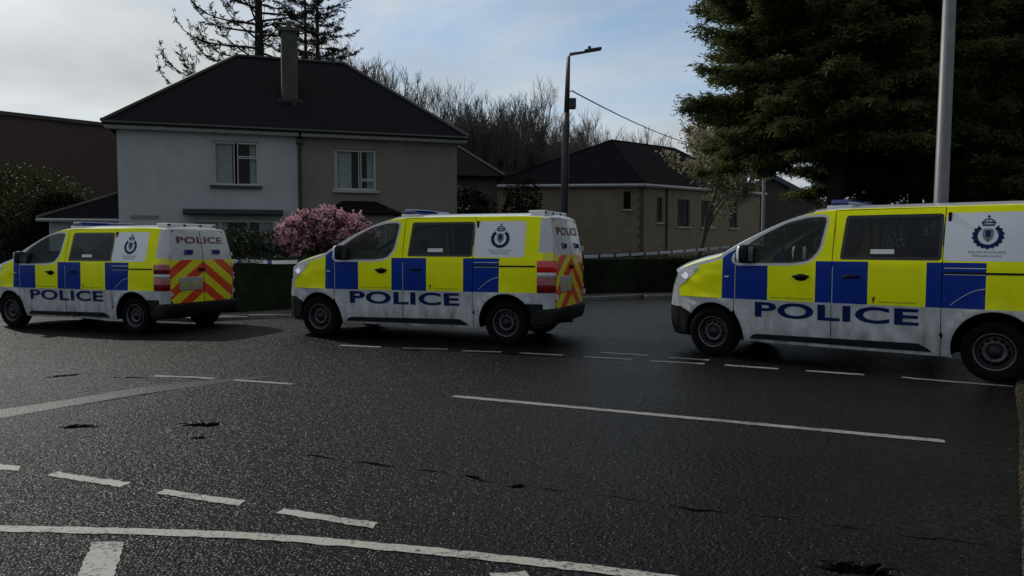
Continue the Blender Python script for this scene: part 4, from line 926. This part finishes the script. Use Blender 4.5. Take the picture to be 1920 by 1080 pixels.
def conifer(name, h, r, z0, seed, leaf, ls, nb, bark='bark_dark', up=.12, droop=.10, dens=1., shape=.8, aspect=.38, low=1., scat=.06, sub=.36, spread=.7, crowd=1.):
    """trunk, whorled limbs and flat sprays of small leaves"""
    rnd = random.Random(seed); rng = np.random.RandomState(seed); S = []; T = [(Vector((0,0,-.3)), Vector((0,0,h*.5)), r*.055, r*.035), (Vector((0,0,h*.5)), Vector((0,0,h)), r*.035, .01)]; C = []; D = []
    for i in range(nb):
        f = (i+rnd.random())/nb; z = z0+(h-z0)*f**crowd; L = r*(1-f**1.6)**shape*rnd.uniform(.70, 1.06)*min(1, low+(1-low)*(z-z0)/3.2)+.15; az = i*2.39996+rnd.uniform(-.4, .4)
        n = 8; p = Vector((0,0,z)); el = rnd.uniform(-.12, .22)+.25*f; pts = [p]
        for k in range(n):
            e = el-droop*math.sin(k/n*math.pi)*1.2+up*(k/n)**2*2; d = Vector((math.cos(az)*math.cos(e), math.sin(az)*math.cos(e), math.sin(e))); p = p+d*(L/n); pts.append(p); az += rnd.gauss(0, .05)
        for k in range(n): S.append((pts[k], pts[k+1], .035*(1-k/n)*r*.25+.006, .035*(1-(k+1)/n)*r*.25+.005))
        m = int(26*dens*L/r)+5
        for k in range(m):
            t = rnd.uniform(.12, 1)**.8; j = min(n-1, int(t*n)); q = pts[j].lerp(pts[j+1], t*n-j); ax = (pts[j+1]-pts[j]).normalized()
            sd = rnd.choice((-1, 1)); lat = Vector((-ax.y, ax.x, 0)).normalized()*sd; sl = L*(sub*(1-t)+.06)*rnd.uniform(.6, 1.2)
            dd = (ax*rnd.uniform(.5, 1.1)+lat*rnd.uniform(.5, 1.0)+Vector((0, 0, rnd.uniform(-.35, .22)))).normalized(); S.append((q, q+dd*sl, .009, .003))
            c = int(max(4, sl*dens*34)); tt = rng.uniform(.05, 1.05, (c, 1)); C.append(np.array(q)+np.array(dd)*sl*tt+rng.normal(size=(c, 3))*[scat, scat, scat*.8]); D.append(np.repeat([np.array(dd)], c, 0)+rng.normal(size=(c, 3))*.32+[0, 0, -.12])
    root = empty(name); tri_mesh('trunk', prisms(T, 10), bark, root); tri_mesh('limbs', prisms(S, 4), bark, root); C = np.concatenate(C); D = np.concatenate(D); D /= np.linalg.norm(D, axis=1, keepdims=True)
    tri_mesh('crown', leaves(C, ls, D, aspect, spread, rng), leaf, root); return root
big = conifer('conifer_tree', 14.5, 4.0, 4.0, 5, 'leaf_cypress', .15, 430, dens=2.9, shape=.42, droop=.2, up=.05, low=.78, aspect=.21, scat=.075, spread=.6, crowd=1.5)
big.location = (7.65, 18.4, 0); tag(big, 'large dense evergreen conifer overhanging, its trunk left of the tall grey pole', 'tree', 'big evergreen conifers')
big2 = copy_tree(big); big2.location = (12.7, 18.2, -1.2); big2.rotation_euler = (0, 0, 2.0); tag(big2, 'evergreen conifer at the right edge, behind the tall grey pole', 'tree', 'big evergreen conifers')
big3 = copy_tree(big); big3.location = (10.9, 21.0, -.6); big3.rotation_euler = (0, 0, 4.1); tag(big3, 'evergreen conifer in the middle of the clump, behind and between the other two', 'tree', 'big evergreen conifers')
sp = conifer('spruce_tree', 22, 6.9, 2.5, 9, 'leaf_spruce', .26, 125, dens=.72, up=.85, droop=.16, shape=.75, aspect=.2, scat=.05, sub=.17, spread=.5)
sp.location = (-13.2, 41, 0); tag(sp, 'tall sparse spruce behind the house, left of the chimney', 'tree', 'spruces behind the house')
sp2 = conifer('spruce_tree', 19.5, 3.4, 2.5, 17, 'leaf_spruce', .24, 110, dens=.8, up=.45, droop=.1, shape=.75, aspect=.2, scat=.05, sub=.22, spread=.5)
sp2.location = (-9.9, 40, 0); tag(sp2, 'narrow spruce behind the house, right of the chimney', 'tree', 'spruces behind the house')
sp3 = copy_tree(sp2); sp3.location = (-11.3, 43, 0); sp3.rotation_euler = (0, 0, 1.2); sp3.scale = (.9, .9, 1.0); tag(sp3, 'spruce right behind the chimney, between the other two', 'tree', 'spruces behind the house')

def shrub(name, rx, ry, h, seed, leaf, n, ls, z0=0.05, lumps=9, flowers=None):
    """leafy mass of overlapping lumps on a few stems"""
    rng = np.random.RandomState(seed); root = empty(name); P = []
    for i in range(lumps):
        c = rng.normal(size=3); c /= np.linalg.norm(c); c = c*[rx, ry, h*.5]*.55+[0, 0, h*.5]; k = rng.uniform(.45, .7)
        m = n//lumps; d = rng.normal(size=(m, 3)); d /= np.linalg.norm(d, axis=1, keepdims=True); P.append(c+d*[rx*k, ry*k, h*.5*k]*rng.uniform(.72, 1.03, (m, 1)))
    P = np.concatenate(P); P = P[(P[:, 2] > z0) & (P[:, 2] < h*1.1)]
    tri_mesh('foliage', leaves(P, ls, None, .55, 1, rng), leaf, root)
    mb = MB()
    for i in range(6): a = 1.05*i; mb.tube([(0, 0, -.1), (rx*.3*math.cos(a), ry*.3*math.sin(a), h*.35), (rx*.55*math.cos(a), ry*.55*math.sin(a), h*.7)], [.05, .035, .012], 5)
    mb.build('stem', 'bark_dark', root)
    if flowers:
        Q = P[(rng.uniform(size=len(P)) < .13) & (P[:, 2] > h*(.58+.12*P[:, 0]/rx))]; F_ = []
        for c in Q[:flowers]: F_.append(leaves(c+rng.normal(size=(16, 3))*.045, .075, None, .8, 1, rng))
        tri_mesh('blossom', np.concatenate(F_), 'petal', root)
    return root
rh = shrub('rhododendron', 1.35, 1.2, 2.4, 21, 'leaf_rhodo', 16000, .09, lumps=16, flowers=1100); rh.location = (-4.85, 20.2, .05); tag(rh, 'rounded rhododendron covered in pink blossom, behind the middle van', 'shrub')
bs = shrub('clipped_bush', 1.0, .9, 1.95, 23, 'leaf_hedge', 14000, .075); bs.location = (-6.5, 19.3, .05); tag(bs, 'dark green rounded bush left of the pink rhododendron', 'shrub')
for i, (x, y, rx, h, lf, lab) in enumerate([(-24.0,30.5,3.6,4.9,'leaf_dark','tall dark shrub at the far left edge, before the brick building'), (-19.6,31.5,3.0,5.0,'leaf_olive','olive green shrub between brick building and white house wall'), (-17.2,28.6,2.2,3.6,'leaf_dark','dark shrub beside the extension roof'), (-20.5,25.5,3.0,2.6,'leaf_dark','low dark shrub behind the farthest van')]):
    o = shrub('garden_shrub', rx, rx*.8, h, 40+i, lf, 22000, .12); o.location = (x, y, 0); tag(o, lab, 'shrub', 'shrubs left of the house')
bt = bare_tree('budding_tree', 9.5, 77, .55, 5, (5, 4, 4, 3, 3), .25)
pts = np.array([v.co[:] for o in bpy.data.objects if o.parent == bt and o.name.startswith('crown') for v in o.data.vertices]); rng = np.random.RandomState(4); pts = pts[rng.choice(len(pts), 15000)]+rng.normal(size=(15000, 3))*.10
tri_mesh('foliage', leaves(pts, .17, None, .7, 1, rng), 'leaf_bud', bt); bt.location = (11.0, 46, 0); bt.scale = (1.25, 1.25, 1.12); tag(bt, 'pale budding tree between the corner house and the conifer', 'tree')
rs = shrub('red_shrub', 1.6, 1.4, 4.2, 61, 'leaf_red', 5000, .12); rs.location = (12.5, 27.6, 0); tag(rs, 'reddish brown shrub seen under the conifer', 'shrub')
for i, (x, y, rx, h, lf, lab) in enumerate([(12.2,23.0,2.2,3.35,'leaf_bright','yellow-green hedge shrub left of the tall grey pole'), (10.4,24.0,1.2,2.9,'leaf_bright','small yellow-green shrub right of the conifer trunk'), (16.0,22.5,2.6,3.4,'leaf_bright','yellow-green hedge shrub right of the tall grey pole'), (9.5,24.8,1.3,2.3,'leaf_dark','dark shrub beneath the conifer trunk'),(-2.2,38.0,2.0,4.6,'leaf_dark','dark evergreen between the semi-detached house and the corner house'),(.8,46,1.5,5.2,'leaf_dark','narrow dark evergreen left of the corner house')]):
    o = shrub('hedge_shrub', rx, rx*.7, h, 70+i, lf, 7000, .10 if y < 30 else .16); o.location = (x, y, 0); tag(o, lab, 'shrub', 'shrubs on the far side of the road')

# clipped hedge along the back of the pavement
def hedge(name, line, w, h, n, leaf, ls, seed):
    rng = np.random.RandomState(seed); seg = []; root = empty(name); L = [math.dist(a, b) for a, b in zip(line[:-1], line[1:])]; mb = MB()
    for (a, b), l in zip(zip(line[:-1], line[1:]), L):
        m = int(n*l/sum(L)); t = rng.uniform(0, 1, (m, 1)); d = np.array([(b[0]-a[0])/l, (b[1]-a[1])/l]); nn = np.array([-d[1], d[0]])
        off = rng.uniform(-.5, .5, (m, 1)); zz_ = rng.uniform(0, 1, (m, 1)); face = rng.randint(0, 5, (m, 1))
        off = np.where(face < 2, -.5, np.where(face == 2, .5, off)); zz_ = np.where(face > 2, 1., zz_); xy = np.array(a)+d*l*t+nn*off*w
        wave = .05*np.sin(xy[:, :1]*2.1)+.04*np.sin(xy[:, 1:]*3.3+1); seg.append(np.concatenate([xy+rng.normal(size=(m, 2))*.045, zz_*h+wave+rng.normal(size=(m, 1))*.05], 1))
        A, B = Vector((*a, 0)), Vector((*b, 0)); N_ = Vector((*nn, 0))*w*.43; Z = Vector((0, 0, h-.06)); mb.add([A-N_, B-N_, B+N_, A+N_, A-N_+Z, B-N_+Z, B+N_+Z, A+N_+Z], [(0,1,5,4), (2,3,7,6), (4,5,6,7), (1,2,6,5), (3,0,4,7)])
    mb.build('inner_twigs', 'leaf_hedge', root); tri_mesh('foliage', leaves(np.concatenate(seg), ls, None, .6, 1, rng), leaf, root); return root
hline = [(x, y+.45) for x, y in hedge_line if -14 < x < 13]
tag(hedge('hedge', hline, .8, 1.17, 42000, 'leaf_hedge', .055, 3), 'low dark clipped hedge running behind the pavement and the vans', 'hedge')

# ------------------------------------------------------------------ street furniture
def pole(root, h, r0, r1, m, base=1.1):
    MB().tube([(0,0,-.1), (0,0,base), (0,0,base+.06), (0,0,h)], [r0*1.22, r0*1.22, r0, r1], 14).build('column', m, root, True)
lamp = tag(empty('street_lamp', (1.34, 20.6, 0)), 'grey street lamp with a flat lantern on a short arm, behind the middle van', 'street lamp')
lamp.rotation_euler = (0, R(.8), 0)
MB().tube([(0,0,-.1), (.02,0,4.6), (.03,0,5.0)], [.105,.095,.075], 12).build('column', 'steel_dark', lamp, True)
MB().tube([(.03,0,5.0), (.05,0,6.45), (.08,0,6.52), (.50,.05,6.60)], [.075,.052,.045,.032], 10).build('arm', 'steel_dark', lamp, True)
ln = MB().cbox((0,-.10,-.035), (.46,.10,.04), .025); ln.v = [(x*.985+.46, y*(1-.35*x), z+.17*x+6.60) for x, y, z in ln.v]; ln = ln.build('lantern', 'steel_dark', lamp)
MB().cbox((.56,-.04,6.66), (.64,.04,6.74), .015).build('photocell', 'steel_dark', ln)
MB().cbox((.08,-.10,5.10), (.27,.08,5.38), .03).build('control_box', 'trim_black', lamp); MB().tube([(.03,0,5.55), (.20,0,5.58)], .015, 6).build('wire_bracket', 'steel_dark', lamp)
tp = tag(empty('lamp_column', (6.93, 12.6, 0), 0), 'tall plain grey steel column rising behind the largest van, out of frame', 'pole')
tp.rotation_euler = (0, R(.7), 0); pole(tp, 9.5, .112, .085, 'steel_grey')
ar = MB().tube([(0,0,9.5), (-.1,0,9.8), (-.9,-.1,10.0)], [.06,.05,.04], 8).build('arm', 'steel_grey', tp)
MB().cbox((-1.5,-.18,9.95), (-.9,0,10.06), .03).build('lantern', 'steel_grey', tp)
sp_ = tag(empty('sign_post', (9.05, 28.0, 0)), 'thin pale post at the right end of the corner house', 'post'); mat('post_pale', (.26, .27, .26), .6, var=.15, scale=5)
MB().tube([(0,0,-.1), (.02,0,5.15)], [.07,.055], 8).build('column', 'post_pale', sp_); MB().tube([(-.35,0,4.45), (.02,0,4.45)], .025, 6).build('bracket', 'steel_dark', sp_)
s2 = tag(empty('garden_post', (11.7, 27.8, 0)), 'short pale post beneath the conifer, next to its trunk', 'post'); MB().tube([(0,0,-.1), (0,0,3.95)], .05, 8).build('column', 'post_pale', s2); MB().cbox((-.07,-.07,3.94), (.07,.07,4.02), .015).build('cap', 'post_pale', s2)
# overhead wire from the lamp to beyond the corner house
def cable(name, a, b, sag, r, m, n=24):
    a, b = Vector(a), Vector(b); return MB().tube([a.lerp(b, i/n)-Vector((0, 0, sag*4*(i/n)*(1-i/n))) for i in range(n+1)], r, 5).build(name, m)
tag(cable('overhead_wire', (1.60,20.6,5.56), (11.6,46,7.3), .25, .018, 'wire'), 'thin dark overhead wire running from the street lamp towards the conifer', 'wire')
# cordon tape: white with blue bars
def tape(a, b, sag, lab, twist=.2):
    a, b = Vector(a), Vector(b); L = (b-a).length; n = int(L/.10); v = []; f = []; fm = []
    for i in range(n+1):
        t = i/n; p = a.lerp(b, t)-Vector((0, 0, sag*4*t*(1-t)+.004*math.sin(i*.7))); th = twist*math.sin(t*9); up = Vector((math.sin(th)*.4, -math.sin(th), math.cos(th)))*.042
        v += [p-up, p+up]
        if i: f.append((2*i-2, 2*i, 2*i+1, 2*i-1)); fm.append(1 if i % 7 == 0 else 0)
    o = mesh_obj('cordon_tape', v, f, ['tape_white', 'tape_blue'], None, fm); s = o.modifiers.new('thickness', 'SOLIDIFY'); s.thickness = .001
    return tag(o, lab, 'tape', 'police cordon tape')
tape((-8.3,17.9,1.24), (-3.9,17.6,1.14), .05, 'white and blue cordon tape before the hedge between farthest and middle vans')
tape((-3.9,17.6,1.14), (1.32,20.48,1.22), .06, 'cordon tape behind the middle van, running to the street lamp')
tape((1.45,20.5,1.20), (9.0,27.9,1.60), .07, 'white and blue cordon tape stretched from street lamp to the thin pale post')
